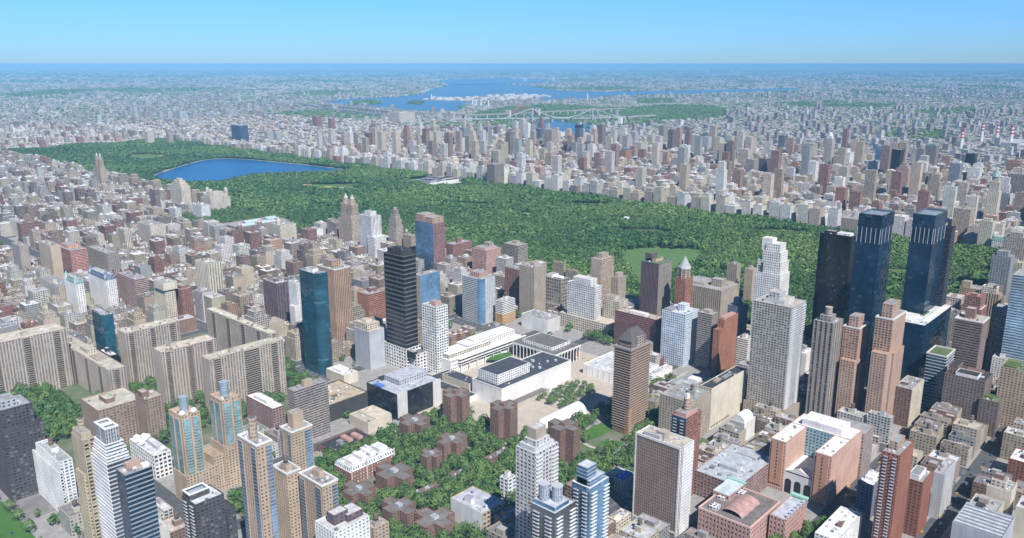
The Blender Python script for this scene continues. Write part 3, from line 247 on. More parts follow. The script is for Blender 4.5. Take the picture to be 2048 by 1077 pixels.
AREAS={'reservoir': [(430.4, 2613.4), (530.6, 2740.1), (634.3, 2840.3), (758.4, 2957.3), (880.0, 3045.9), (952.2, 3055.0), (1007.0, 2995.3), (1037.0, 2874.9), (1057.4, 2739.9), (1080.1, 2607.0), (1097.2, 2434.0), (1103.7, 2258.0), (1009.1, 2246.7), (861.0, 2272.5), (724.1, 2343.8), (562.1, 2325.2), (473.1, 2398.8), (432.6, 2489.7)], 'bay': [(4412.8, 7349.6), (4806.2, 7664.8), (5214.7, 7833.8), (5976.3, 7910.5), (6926.8, 8458.9), (8213.2, 9735.1), (10653.8, 11855.4), (11948.5, 11693.3), (11173.5, 10169.7), (9125.3, 7655.9), (9408.0, 7011.7), (10375.3, 6653.5), (11884.7, 6154.7), (13404.0, 5788.0), (12053.7, 5200.8), (10341.0, 5359.5), (8919.8, 5739.1), (7845.6, 5884.0), (6896.9, 5595.4), (6144.8, 5831.6), (5800.6, 6205.1), (5140.6, 5733.5), (4337.9, 4979.6), (3992.1, 4901.6), (3974.7, 5142.5), (4045.6, 5790.8), (4160.6, 6494.3)], 'sound': [(12713.9, 14571.5), (15263.7, 16754.3), (16810.7, 16279.1), (16227.6, 14605.0), (16232.9, 13555.5), (12523.2, 11073.0), (11635.6, 11398.1), (10385.5, 11570.2)], 'hellgate': [(3608.0, 3511.3), (3899.4, 3586.7), (4019.2, 3539.1), (3723.5, 3166.1), (3767.7, 3047.1), (3316.5, 2769.9), (2903.4, 2528.7), (2623.8, 2379.5), (2550.7, 2459.0), (2708.4, 2740.9), (2948.6, 3055.2), (3165.3, 3300.3)], 'harlemriver': [(2578.4, 4630.8), (2675.5, 4525.3), (2868.7, 4546.3), (2777.7, 4339.6), (2432.5, 3971.6), (2221.7, 3846.0), (2204.4, 3979.6), (2305.7, 4235.2)], 'eastchannel': [(3303.8, 2044.9), (3491.4, 2088.1), (3540.5, 1983.9), (3471.9, 1814.6), (3267.7, 1721.5), (3095.0, 1741.6), (3098.6, 1862.8)], 'northisle': [(4517.5, 6893.0), (4864.1, 7221.2), (5038.8, 7219.4), (4814.9, 6739.7), (4578.2, 6501.1), (4389.0, 6549.3)], 'southisle': [(4934.7, 6440.2), (5303.6, 6744.3), (5119.9, 6408.7), (4871.9, 6182.3)], 'rikers': [(5610.0, 6991.3), (6090.2, 7322.5), (6322.1, 7071.0), (7391.4, 7395.3), (7856.7, 7166.7), (7341.0, 6431.0), (6478.4, 6049.4), (5800.6, 6205.1), (5581.2, 6631.1)], 'wards': [(2509.6, 5180.1), (3056.5, 5918.0), (3469.0, 5923.3), (3323.5, 5013.0), (3097.8, 4540.6), (2669.4, 4762.9)], 'randalls': [(2574.3, 3943.1), (2910.1, 3979.6), (3141.0, 3871.5), (3452.6, 3680.3), (3676.1, 3590.1), (3016.9, 3095.7), (2781.7, 3351.7), (2503.7, 3654.0)], 'astoria': [(3965.4, 3767.2), (4228.3, 3657.5), (4300.8, 3232.9), (4604.3, 3072.8), (4085.1, 2702.0), (3721.6, 2825.1), (3801.4, 3226.6)], 'farpark': [(7335.5, 5119.7), (7858.3, 4966.9), (6762.3, 4291.6), (6419.5, 4502.5)], 'queenspark': [(4504.7, 1477.5), (4815.0, 1380.4), (4690.8, 1048.6), (4370.1, 884.7), (3951.8, 977.0), (3974.3, 1221.0)], 'cemetery': [(7462.4, 3531.7), (8357.0, 3248.2), (8169.5, 2445.7), (7234.2, 2327.9), (6896.9, 2958.1)], 'cemeteryB': [(7132.0, 1944.5), (7777.2, 1738.3), (7155.4, 1464.8), (6413.4, 1655.2)], 'bronxpark': [(2773.0, 12400.0), (4138.5, 14144.6), (4375.6, 13148.1), (3610.0, 12052.2), (2532.7, 11179.8)], 'bronxgreen': [(5356.9, 9600.0), (6707.9, 10623.4), (6743.4, 9896.9), (5609.0, 8801.9)], 'sheepmeadow': [(566.7, 619.8), (664.1, 672.6), (737.4, 639.5), (788.0, 537.6), (740.8, 485.7), (614.4, 438.0), (415.6, 429.5), (444.1, 505.8)], 'greatlawn': [(664.7, 1998.2), (755.6, 2107.0), (836.5, 1982.9), (837.3, 1793.7), (731.5, 1751.6), (671.2, 1863.3)], 'northmeadow': [(612.9, 3296.9), (771.4, 3543.9), (872.8, 3401.4), (803.2, 3203.2), (677.7, 3171.3)], 'lawn': [(-160.0, 146.4), (-130.0, 152.6), (-111.4, 144.5), (-116.6, 130.1), (-143.4, 128.3), (-163.1, 131.2)], 'lawn_b': [(-166.5, 120.2), (-145.8, 119.6), (-140.7, 99.3), (-162.1, 97.6)], 'hypar': [(-69.3, 385.9), (-43.3, 393.2), (-21.6, 381.8), (-33.7, 370.7), (-58.8, 368.6)], 'riverlawn': [(-669.3, 509.0), (-653.0, 474.5), (-651.7, 435.7), (-652.0, 375.0), (-664.4, 354.9), (-699.4, 393.1)]}
DIAMONDS=[(760.6, 2083.5), (770.8, 1984.1), (778.1, 1924.8), (793.2, 1825.5), (806.4, 3473.7), (818.7, 3335.3)]
TOPS={'tri': [(3688.0, 3577.1, 93.2), (3983.5, 3255.9, 93.3)], 'hg': [(3814.3, 3931.5, 60.5), (3468.6, 4054.9, 55.3)], 'stacks': [(3617.3, 716.5, 92.6), (4061.0, 731.5, 105.2), (3960.9, 639.5, 107.2), (3864.8, 555.2, 111.5)], 'whit': [(14191.1, 12979.3, 141.0), (14658.6, 12475.4, 141.0)], 'chim': [(4893.0, 5410.1, 53.1), (4916.4, 5384.8, 57.9), (4949.6, 5348.7, 53.1), (4931.6, 5228.6, 52.5), (5787.4, 7002.9, 52.5), (6723.8, 5391.5, 67.2)]}
VIA={'viaduct': [(3853.6, 6827.5), (3564.2, 6061.4), (3155.1, 4648.1), (3209.7, 3944.4), (3688.4, 3576.7), (3985.1, 3254.2), (4578.2, 3101.2)], 'rail': [(3663.6, 6205.6), (3351.7, 4792.8), (3468.1, 4055.5), (3814.3, 3931.5), (4370.9, 3874.8), (5074.8, 3725.3)]}
R=math.radians
sc=bpy.context.scene
# ------------------------------------------------------------------ camera, sky, sun, exposure
cam=bpy.data.cameras.new("camera"); camo=bpy.data.objects.new("camera",cam); sc.collection.objects.link(camo)
camo.location=CAM[:3]; camo.rotation_euler=(math.pi/2-CAM[4],0,-CAM[3])
cam.sensor_width=36; cam.lens=36*CAM[5]/2048; cam.clip_start=1; cam.clip_end=300000
sc.camera=camo
SKY_LO=(.33,.58,1.06); SKY_MID=(.35,.76,1.22); SKY_HI=(.28,.4,.64); SKY_S=.1
SUN_EL=R(50); SUN_AZ=R(205)          # azimuth clockwise from +y
world=bpy.data.worlds.new("World"); sc.world=world; world.use_nodes=True
wn=world.node_tree.nodes; wl=world.node_tree.links
bg=wn["Background"]; sky=wn.new("ShaderNodeTexSky"); sky.sky_type='NISHITA'; sky.sun_disc=False
sky.sun_elevation=SUN_EL; sky.sun_rotation=SUN_AZ; sky.air_density=1.0; sky.dust_density=0.2; sky.ozone_density=3.0; sky.altitude=400
tc=wn.new("ShaderNodeTexCoord"); sx=wn.new("ShaderNodeSeparateXYZ"); wl.new(tc.outputs['Generated'],sx.inputs[0])
cr=wn.new("ShaderNodeValToRGB"); wl.new(sx.outputs[2],cr.inputs[0])          # clear-air tint by height over the horizon
for p_,c_ in ((0.0,SKY_LO),(.12,SKY_MID),(.5,SKY_HI)):
    e_=cr.color_ramp.elements.new(p_) if p_ not in (0.0,) else cr.color_ramp.elements[0]
    e_.position=p_; e_.color=(*c_,1)
cr.color_ramp.elements.remove(cr.color_ramp.elements[-1])
mx=wn.new("ShaderNodeMix"); mx.data_type='RGBA'; mx.blend_type='MULTIPLY'; mx.inputs[0].default_value=1
wl.new(sky.outputs[0],mx.inputs[6]); wl.new(cr.outputs[0],mx.inputs[7]); wl.new(mx.outputs[2],bg.inputs[0]); bg.inputs[1].default_value=SKY_S
sun=bpy.data.lights.new("sun",'SUN'); suno=bpy.data.objects.new("sun",sun); sc.collection.objects.link(suno)
sun.energy=5.0; sun.angle=R(0.5); sun.color=(1,.96,.91)
suno.rotation_euler=(math.pi/2-SUN_EL,0,math.pi-SUN_AZ); suno.location=(0,0,900)
vs=sc.view_settings; vs.view_transform='Standard'; vs.look='None'; vs.gamma=1; vs.exposure=0.4
sc.cycles.max_bounces=4; sc.cycles.diffuse_bounces=2; sc.cycles.glossy_bounces=2; sc.cycles.volume_bounces=1
sc.cycles.sample_clamp_indirect=4
HAZE=4.2e-5
rnd=random.Random(7)
# camera projection, only used to decide what is worth building in detail
_C=np.array(CAM[:3]); _y,_p=CAM[3],CAM[4]
_F=np.array([math.sin(_y)*math.cos(_p),math.cos(_y)*math.cos(_p),-math.sin(_p)]); _R=np.array([math.cos(_y),-math.sin(_y),0.]); _U=np.cross(_R,_F)
def proj(x,y,z=0):
    d=np.array([x,y,z])-_C; w=float(d@_F)
    if w<1: return (-9e3,-9e3,w)
    return (1024+CAM[5]*float(d@_R)/w, 538.5-CAM[5]*float(d@_U)/w, w)
def inview(x,y,m=60,h=0):
    a=proj(x,y,h); return -m<a[0]<2048+m and a[1]<1077+m*1.5
# ------------------------------------------------------------------ colours (linear albedo)
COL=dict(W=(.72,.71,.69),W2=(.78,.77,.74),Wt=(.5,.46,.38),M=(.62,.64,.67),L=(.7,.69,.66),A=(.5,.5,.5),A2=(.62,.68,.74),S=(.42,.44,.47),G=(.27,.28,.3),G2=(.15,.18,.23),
 C=(.6,.54,.43),C2=(.58,.52,.43),T=(.45,.35,.25),T2=(.4,.27,.18),T3=(.46,.37,.27),Y=(.44,.38,.26),B=(.4,.34,.27),B2=(.31,.27,.235),B3=(.43,.375,.31),
 N=(.22,.135,.105),N2=(.23,.165,.135),N3=(.2,.155,.135),N4=(.25,.165,.11),N5=(.3,.225,.175),R=(.26,.125,.1),R2=(.31,.13,.085),R3=(.31,.205,.19),O=(.47,.32,.24),D3=(.13,.115,.1),N6=(.28,.21,.165),O4=(.48,.31,.225),B2x=(.45,.42,.375),c=(.5,.46,.37),O2=(.38,.17,.1),O3=(.5,.31,.13),
 P=(.5,.31,.26),P2=(.62,.41,.32),P3=(.44,.31,.27),P4=(.62,.3,.22),V=(.15,.105,.115),V2=(.1,.15,.05),V3=(.2,.36,.33),D=(.075,.07,.075),D2=(.05,.045,.045),K=(.02,.024,.032),K2=(.045,.045,.05),K3=(.045,.06,.1),k=(.05,.05,.055),
 n=(.17,.155,.145),g=(.3,.3,.3),l=(.55,.56,.57),s=(.43,.46,.5),w=(.75,.75,.75),b=(.45,.41,.35),p=(.5,.38,.28),t=(.48,.4,.29),v=(.12,.17,.08),o=(.45,.22,.15),k2=(.06,.065,.08))
GL=dict(d=(.045,.055,.07),k=(.014,.015,.018),b=(.07,.15,.24),t=(.013,.062,.088),n=(.007,.026,.05),g=(.08,.09,.1),w=(.5,.5,.5),c=(.2,.34,.42),t2=(.1,.25,.3))
STY=dict(pw=(.5,.5),pd=(.44,.5),pb=(.66,.6),vs=(.5,1.),hb=(1.,.5),gl=(.93,.88),gb=(1.,.74),bl=(0,0),lt=(.52,.66))
# ------------------------------------------------------------------ materials
MATS={}
def newmat(name):
    m=bpy.data.materials.new(name); m.use_nodes=True; nt=m.node_tree; nt.nodes.clear()
    out=nt.nodes.new("ShaderNodeOutputMaterial"); b=nt.nodes.new("ShaderNodeBsdfPrincipled"); nt.links.new(b.outputs[0],out.inputs[0])
    return m,nt,b
class NT:
    def __init__(s,nt): s.nt=nt
    def n(s,t,**k):
        x=s.nt.nodes.new("ShaderNode"+t)
        for a,v in k.items(): setattr(x,a,v)
        return x
    def put(s,sock,v):
        if isinstance(v,bpy.types.NodeSocket): s.nt.links.new(v,sock)
        elif v is not None: sock.default_value=v
    def m(s,op,a,b=None,c=None):
        x=s.n("Math",operation=op)
        for i,v in enumerate((a,b,c)):
            if v is not None: s.put(x.inputs[i],v)
        return x.outputs[0]
    def mix(s,f,a,b,blend='MIX'):
        x=s.n("Mix",data_type='RGBA',blend_type=blend); s.put(x.inputs[0],f)
        s.put(x.inputs[6],a if isinstance(a,bpy.types.NodeSocket) else (*a,1)); s.put(x.inputs[7],b if isinstance(b,bpy.types.NodeSocket) else (*b,1)); return x.outputs[2]
    def noise(s,vec,scale,detail=2,rough=.5):
        x=s.n("TexNoise"); s.put(x.inputs['Vector'],vec); x.inputs['Scale'].default_value=scale; x.inputs['Detail'].default_value=detail; x.inputs['Roughness'].default_value=rough; return x.outputs[0]
    def ramp(s,f,a,b,lo=0.,hi=1.):
        x=s.n("MapRange"); s.put(x.inputs[0],f)
        for i,v in enumerate((a,b,lo,hi)): x.inputs[i+1].default_value=v
        return x.outputs[0]
def facade(code):
    """window pattern on a wall: u counts bays, v counts floors"""
    if code in MATS: return MATS[code]
    st,_,gt=code.partition('.'); gt=gt or 'd'
    fw,fh=STY[st]; gc=GL[gt]
    m,nt,b=newmat("facade_"+st+"_"+gt); q=NT(nt)
    col=q.n("Attribute",attribute_name="Col").outputs['Color']
    pos=q.n("NewGeometry").outputs['Position']
    grime=q.noise(pos,.05,4,.6)
    mp=q.n("Mapping"); q.put(mp.inputs[0],pos); mp.inputs['Scale'].default_value=(.7,.7,.03)
    streak=q.noise(mp.outputs[0],1.,2,.6)
    k=q.m('MULTIPLY',q.ramp(grime,.25,.75,.8,1.15),q.ramp(streak,.3,.7,.86,1.08))
    wall=q.n("VectorMath",operation='SCALE'); q.put(wall.inputs[0],col); q.put(wall.inputs['Scale'],k); wall=wall.outputs[0]
    if st=='bl':
        q.put(b.inputs['Base Color'],wall); b.inputs['Roughness'].default_value=.85; MATS[code]=m; return m
    uv=q.n("UVMap",uv_map="UV").outputs[0]; sp=q.n("SeparateXYZ"); q.put(sp.inputs[0],uv); u,v=sp.outputs[0],sp.outputs[1]
    fu,fv=q.m('FRACT',u),q.m('FRACT',v); iu,iv=q.m('FLOOR',u),q.m('FLOOR',v)
    cu=q.m('ABSOLUTE',q.m('SUBTRACT',fu,.5)); cv=q.m('ABSOLUTE',q.m('SUBTRACT',fv,.5))
    inu=q.m('LESS_THAN',cu,fw/2+(0 if fw<1 else 1)); inv=q.m('LESS_THAN',cv,fh/2+(0 if fh<1 else 1)); win=q.m('MULTIPLY',inu,inv)
    cell=q.n("CombineXYZ"); q.put(cell.inputs[0],iu if st!='hb' else q.m('FLOOR',q.m('MULTIPLY',u,2.))); q.put(cell.inputs[1],iv)
    q.put(cell.inputs[2],q.n("ObjectInfo").outputs['Random'])
    wn_=q.n("TexWhiteNoise",noise_dimensions='3D'); q.put(wn_.inputs[0],cell.outputs[0]); rv=wn_.outputs[0]
    big=q.noise(pos,.02,3,.6)  # broad tone patches in curtain glass, painted to imitate reflections of sky and neighbours
    if st in('gl','gb'):
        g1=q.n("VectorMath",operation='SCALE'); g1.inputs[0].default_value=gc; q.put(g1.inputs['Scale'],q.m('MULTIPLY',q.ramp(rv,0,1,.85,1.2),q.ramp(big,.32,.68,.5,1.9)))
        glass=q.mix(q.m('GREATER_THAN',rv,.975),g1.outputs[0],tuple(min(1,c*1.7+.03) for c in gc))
    else:
        g1=q.n("VectorMath",operation='SCALE'); g1.inputs[0].default_value=gc; q.put(g1.inputs['Scale'],q.ramp(rv,0,1,.5,1.7))
        blind=q.mix(.5,wall,(.42,.4,.37))
        glass=q.mix(q.m('MULTIPLY',q.m('GREATER_THAN',rv,.8),.6 if st not in('vs','hb','lt') else .4 if gt!='k' else .12),g1.outputs[0],blind)
    if st in('gl',): wall=q.mix(.75,wall,tuple(c*.7 for c in gc))
    if st=='vs':
        spd=q.n("VectorMath",operation='SCALE'); q.put(spd.inputs[0],wall); spd.inputs['Scale'].default_value=.62
        glass=q.mix(q.m('LESS_THAN',cv,.27),spd.outputs[0],glass)
    if st=='pw' or st=='pb':
        # air conditioners and pale sills break the grid
        sill=q.m('MULTIPLY',q.m('MULTIPLY',inu,q.m('LESS_THAN',fv,.5-fh/2)),q.m('GREATER_THAN',fv,.5-fh/2-.1))
        wall=q.mix(q.m('MULTIPLY',sill,.4),wall,(.6,.57,.52))
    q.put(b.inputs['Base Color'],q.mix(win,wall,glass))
    isg=win if st!='vs' else q.m('MULTIPLY',win,q.m('LESS_THAN',cv,.27))
    q.put(b.inputs['Roughness'],q.ramp(isg,0,1,.85,.18 if st not in('gl','gb') else .1))
    q.put(b.inputs['Specular IOR Level'],q.ramp(isg,0,1,.25,.55 if gt not in('n','k') else .42))
    if st in('gl','gb'):
        wob=q.n("Bump"); wob.inputs['Strength'].default_value=.15; wob.inputs['Distance'].default_value=.6; q.put(wob.inputs['Height'],q.noise(pos,.22,1))
        tilt=q.n("VectorMath",operation='MULTIPLY_ADD'); q.put(tilt.inputs[0],wn_.outputs[1]); tilt.inputs[1].default_value=(.07,.07,.07); tilt.inputs[2].default_value=(-.035,-.035,-.035)
        ad=q.n("VectorMath",operation='ADD'); q.put(ad.inputs[0],wob.outputs[0]); q.put(ad.inputs[1],tilt.outputs[0]); nz=q.n("VectorMath",operation='NORMALIZE'); q.put(nz.inputs[0],ad.outputs[0]); nt.links.new(nz.outputs[0],b.inputs['Normal'])
    MATS[code]=m; return m
def colmat(name,rough=.85,lo=.78,hi=1.15,scale=.12,spec=.25):
    if name in MATS: return MATS[name]
    m,nt,b=newmat(name); q=NT(nt)
    col=q.n("Attribute",attribute_name="Col").outputs['Color']; pos=q.n("NewGeometry").outputs['Position']
    k=q.m('MULTIPLY',q.ramp(q.noise(pos,scale,5,.65),.3,.7,lo,hi),q.ramp(q.noise(pos,scale*5,3,.6),.3,.7,.88,1.1))
    w=q.n("VectorMath",operation='SCALE'); q.put(w.inputs[0],col); q.put(w.inputs['Scale'],k)
    q.put(b.inputs['Base Color'],w.outputs[0]); b.inputs['Roughness'].default_value=rough; b.inputs['Specular IOR Level'].default_value=spec
    MATS[name]=m; return m
def roofmat(): return colmat("roof_deck",.9,.62,1.25,.16)
def paint(): return colmat("painted_surface",.7,.9,1.06,.2)
def glassmat(t='d',rough=.08):
    k="plain_glass_"+t
    if k in MATS: return MATS[k]
    m,nt,b=newmat(k); b.inputs['Base Color'].default_value=(*GL[t],1); b.inputs['Roughness'].default_value=rough; MATS[k]=m; return m
# ------------------------------------------------------------------ mesh helper
class MB:
    def __init__(s): s.v=[];s.f=[];s.uv=[];s.c=[];s.m=[];s.mats=[]
    def mi(s,m):
        if m not in s.mats: s.mats.append(m)
        return s.mats.index(m)
    def face(s,pts,mat,col,uvs=None):
        i=len(s.v); s.v.extend(pts); n=len(pts); s.f.append(tuple(range(i,i+n))); s.uv.extend(uvs or [(p[0]*.3,p[1]*.3) for p in pts])
        s.c.extend([(*col,1)]*n); s.m.append(s.mi(mat))
    def wall(s,a,b,z0,z1,code,col,fl=3.1,bay=3.6,u0=0):
        d=math.hypot(b[0]-a[0],b[1]-a[1]); n=max(1,round(d/bay)); k=max(1,round((z1-z0)/fl))
        m=facade(code) if isinstance(code,str) else code
        s.face([(a[0],a[1],z0),(b[0],b[1],z0),(b[0],b[1],z1),(a[0],a[1],z1)],m,col,[(u0,0),(u0+n,0),(u0+n,k),(u0,k)])
    def prism(s,poly,z0,z1,codes,cols,fl=3.1,bay=3.6,top=None,topcol=None,para=0,bottom=False):
        n=len(poly)
        for i in range(n):
            a,b=poly[i],poly[(i+1)%n]; c=codes[i%len(codes)] if isinstance(codes,(list,tuple)) else codes; cl=cols[i%len(cols)] if isinstance(cols,list) else cols
            s.wall(a,b,z0,z1,c,cl,fl,bay)
        if para:
            cx=sum(p[0] for p in poly)/n; cy=sum(p[1] for p in poly)/n; cl=cols[0] if isinstance(cols,list) else cols
            inn=[inset_pt(poly,i,.45) for i in range(n)]; pm=paint()
            for i in range(n):
                j=(i+1)%n; a,b,c,d=poly[i],poly[j],inn[j],inn[i]
                s.face([(a[0],a[1],z1),(b[0],b[1],z1),(c[0],c[1],z1),(d[0],d[1],z1)],pm,cl)
                s.face([(d[0],d[1],z1),(c[0],c[1],z1),(c[0],c[1],z1-para),(d[0],d[1],z1-para)],pm,cl)
        if top is not None: s.face([(p[0],p[1],z1-para) for p in poly],top,topcol)
        if bottom: s.face([(p[0],p[1],z0) for p in reversed(poly)],top or paint(),topcol or (.3,.3,.3))
    def box(s,x0,y0,x1,y1,z0,z1,mat,col,topcol=None,bottom=False):
        s.prism([(x0,y0),(x1,y0),(x1,y1),(x0,y1)],z0,z1,[mat],col,top=mat if not isinstance(mat,str) else roofmat(),topcol=topcol or col,bottom=bottom)
    def cyl(s,x,y,r,z0,z1,mat,col,n=14,r1=None,top=True):
        r1=r if r1 is None else r1
        P=[(x+r*math.cos(2*math.pi*i/n),y+r*math.sin(2*math.pi*i/n)) for i in range(n)]; Q=[(x+r1*math.cos(2*math.pi*i/n),y+r1*math.sin(2*math.pi*i/n)) for i in range(n)]
        for i in range(n):
            j=(i+1)%n; a,b,c,d=P[i],P[j],Q[j],Q[i]
            k=max(1,round((z1-z0)/3.1))
            m=facade(mat) if isinstance(mat,str) else mat
            s.face([(a[0],a[1],z0),(b[0],b[1],z0),(c[0],c[1],z1),(d[0],d[1],z1)],m,col,[(i,0),(i+1,0),(i+1,k),(i,k)])
        if top and r1>0: s.face([(p[0],p[1],z1) for p in Q],roofmat() if isinstance(mat,str) else mat,col)
    def build(s,name,parent=None,smooth=False):
        me=bpy.data.meshes.new(name); me.from_pydata(s.v,[],s.f)
        for m in s.mats: me.materials.append(m)
        me.uv_layers.new(name="UV").data.foreach_set("uv",np.array(s.uv,dtype=np.float32).ravel())
        ca=me.color_attributes.new("Col",'FLOAT_COLOR','CORNER'); ca.data.foreach_set("color",np.array(s.c,dtype=np.float32).ravel())
        me.polygons.foreach_set("material_index",np.array(s.m,dtype=np.int32))
        if smooth: me.polygons.foreach_set("use_smooth",[True]*len(s.f))
        me.update()
        o=bpy.data.objects.new(name,me); sc.collection.objects.link(o)
        if parent: o.parent=parent
        return o
def inset_pt(poly,i,d):
    n=len(poly); p=poly[i]; a=poly[i-1]; b=poly[(i+1)%n]
    def nrm(u,v):
        dx,dy=v[0]-u[0],v[1]-u[1]; l=math.hypot(dx,dy) or 1; return (-dy/l,dx/l)
    n1=nrm(a,p); n2=nrm(p,b); k=1+n1[0]*n2[0]+n1[1]*n2[1]; k=max(k,.3)
    return (p[0]+d*(n1[0]+n2[0])/k,p[1]+d*(n1[1]+n2[1])/k)
def tag(o,label,cat,group=None,kind=None):
    if label: o['label']=label
    if cat: o['category']=cat
    if group: o['group']=group
    if kind: o['kind']=kind
    return o
def thing(name,label,cat,loc,rz=0,group=None):
    o=bpy.data.objects.new(name,None); sc.collection.objects.link(o); o.location=loc; o.rotation_euler=(0,0,rz); o.empty_display_size=1
    return tag(o,label,cat,group)
def struct(o,kind='structure'): o['kind']=kind; return o
def jit(c,k=.08):
    f=1+rnd.uniform(-k,k); return tuple(min(.85,max(.01,x*f*(1+rnd.uniform(-k,k)*.3))) for x in c)
def rect(x0,y0,x1,y1): return [(x0,y0),(x1,y0),(x1,y1),(x0,y1)]
FOOT=[]      # footprints already taken
# ------------------------------------------------------------------ roof furniture (parts of a building)
def water_tank(root,x,y,z,r=2.1):
    b=MB()
    for dx,dy in((-1,-1),(1,-1),(1,1),(-1,1)): b.box(x+dx*r*.6-.15,y+dy*r*.6-.15,x+dx*r*.6+.15,y+dy*r*.6+.15,z,z+2.6,paint(),(.1,.09,.09))
    b.cyl(x,y,r,z+2.5,z+6,paint(),(.16,.11,.08),12)
    o=b.build("water_tank",root); c=MB(); c.cyl(x,y,r*1.1,z+6,z+7.6,paint(),(.12,.1,.1),12,.05,False); c.build("tank_roof",o)
def air_unit(root,x,y,z,sx,sy,h,col):
    b=MB(); b.box(x,y,x+sx,y+sy,z,z+h,paint(),col); b.build("air_unit",root)
def rooftop(root,wx,wy,z,col,rng,n=3,tank=.4):
    if min(wx,wy)<6: return
    # stair house
    sx=min(wx*.4,rng.uniform(5,9)); sy=min(wy*.4,rng.uniform(5,9)); x=rng.uniform(.15,.5)*wx; y=rng.uniform(.2,.5)*wy; h=rng.uniform(3,6)
    b=MB(); b.box(x,y,x+sx,y+sy,z,z+h,facade('bl'),col,jit((.3,.3,.3),.3)); b.build("roof_house",root)
    for _ in range(n):
        ax=rng.uniform(.08,.85)*wx; ay=rng.uniform(.08,.85)*wy; s=rng.uniform(1.2,3.2)
        if ax+s>wx-.6 or ay+s>wy-.6 or (x-s<ax<x+sx and y-s<ay<y+sy): continue
        air_unit(root,ax,ay,z,s,s*rng.uniform(.5,1.2),rng.uniform(1,2.4),rng.choice([(.5,.5,.5),(.65,.65,.65),(.2,.2,.2),(.35,.33,.3)]))
    if rng.random()<tank: water_tank(root,x+sx*.5,y+sy*.5,z+h) if sx>4.5 and sy>4.5 else None
def balcony_column(root,x0,y0,dx,dy,depth,z0,z1,fl,col,rail=(.5,.5,.5)):
    """one slab with its rail per floor, all sharing one mesh"""
    nx,ny=dy,-dx; l=math.hypot(dx,dy); nx/=l; ny/=l
    P=[(0,0),(dx,dy),(dx+nx*depth,dy+ny*depth),(nx*depth,ny*depth)]
    P=[P[0],P[3],P[2],P[1]]
    b=MB(); b.prism(P,0,.25,[paint()],col,top=paint(),topcol=col,bottom=True)
    e=.12
    a=(nx*depth,ny*depth); c=(dx+nx*depth,dy+ny*depth)
    b.prism([a,c,(c[0]-nx*e,c[1]-ny*e),(a[0]-nx*e,a[1]-ny*e)],.25,1.2,[paint()],rail,top=paint(),topcol=rail)
    z=z0; first=None; cnt=0
    while z<z1-1:
        if first is None: first=o=b.build("balcony",root)
        else:
            o=first.copy(); sc.collection.objects.link(o); o.parent=root
        o.location=(x0,y0,z); z+=fl; cnt+=1
    return cnt
CATS=dict(apartment_tower='apartment tower',office_tower='office tower',office_block='office block',apartment_block='apartment block',school='school',church='church',housing_tower='housing tower',brick_walkup='housing block',glass_tower='glass tower',warehouse='warehouse',office_slab='office slab',brick_block='brick block',hospital='hospital',brick_tower='brick tower',residential_tower='residential tower',black_tower='glass tower',glass_block='glass block',hotel='hotel',brown_tower='apartment tower',apartment_slab='apartment slab',dark_tower='apartment tower',opera_house='opera house',theater='theater',concert_hall='concert hall',slab_block='apartment slab',museum='museum',far_tower='tower',pavilion='pavilion')
def relief(root,poly,z0,z1,codes,cols,fl,bay,name="window_frame"):
    """piers and floor bands standing proud of the glass, so every window is truly recessed"""
    n=len(poly); m=facade('bl'); wp=root.matrix_world.translation; far_=math.hypot(root.location[0]-CAM[0],root.location[1]-CAM[1])>950
    for i in range(n):
        p,q=poly[i],poly[(i+1)%n]; code=codes[i%len(codes)] if isinstance(codes,(list,tuple)) else codes; cl=cols[i%len(cols)] if isinstance(cols,list) else cols
        st=code.partition('.')[0]; fw,fh=STY[st]; d=math.hypot(q[0]-p[0],q[1]-p[1])
        if st in('bl','gl') or d<5: continue
        if (q[1]-p[1])>.3*d or -(q[0]-p[0])>.3*d: continue      # the sides turned away from the harbour are left plain
        b=MB(); used_=False
        dx,dy=(q[0]-p[0])/d,(q[1]-p[1])/d; nx,ny=dy,-dx; nb=max(1,round(d/bay)); nf=max(1,round((z1-z0)/fl)); w=d/nb; f=(z1-z0)/nf
        def slab(s0,s1,a0,a1,dep):
            A=(p[0]+dx*s0,p[1]+dy*s0); B=(p[0]+dx*s1,p[1]+dy*s1); C=(B[0]+nx*dep,B[1]+ny*dep); D=(A[0]+nx*dep,A[1]+ny*dep)
            b.face([(D[0],D[1],a0),(C[0],C[1],a0),(C[0],C[1],a1),(D[0],D[1],a1)],m,cl); b.face([(A[0],A[1],a0),(D[0],D[1],a0),(D[0],D[1],a1),(A[0],A[1],a1)],m,cl); b.face([(C[0],C[1],a0),(B[0],B[1],a0),(B[0],B[1],a1),(C[0],C[1],a1)],m,cl)
            b.face([(D[0],D[1],a1),(C[0],C[1],a1),(B[0],B[1],a1),(A[0],A[1],a1)],m,cl); b.face([(A[0],A[1],a0),(B[0],B[1],a0),(C[0],C[1],a0),(D[0],D[1],a0)],m,cl)
        if fw<1:
            e=w*(1-fw)/2; dp=.42 if st!='vs' else .6
            if d>999: dp=.3
            slab(0,e,z0,z1,dp); slab(d-e,d,z0,z1,dp)
            for k in range(1,nb): slab(k*w-e,k*w+e,z0,z1,dp)
            used_=True
        if fh<1:
            e=f*(1-fh)/2; dp=.34 if fw<1 else .5
            slab(0,d,z0,z0+e,dp); slab(0,d,z1-e,z1,dp)
            for k in range(1,nf): slab(0,d,z0+k*f-e,z0+k*f+e,dp)
            used_=True
        if used_: b.build(name,root)
def plus(wx,wy,a=.3,b=.3):
    x0,x1=wx*a,wx*(1-a); y0,y1=wy*b,wy*(1-b)
    return [(x0,0),(x1,0),(x1,y0),(wx,y0),(wx,y1),(x1,y1),(x1,wy),(x0,wy),(x0,y1),(0,y1),(0,y0),(x0,y0)]
RELIEF=False
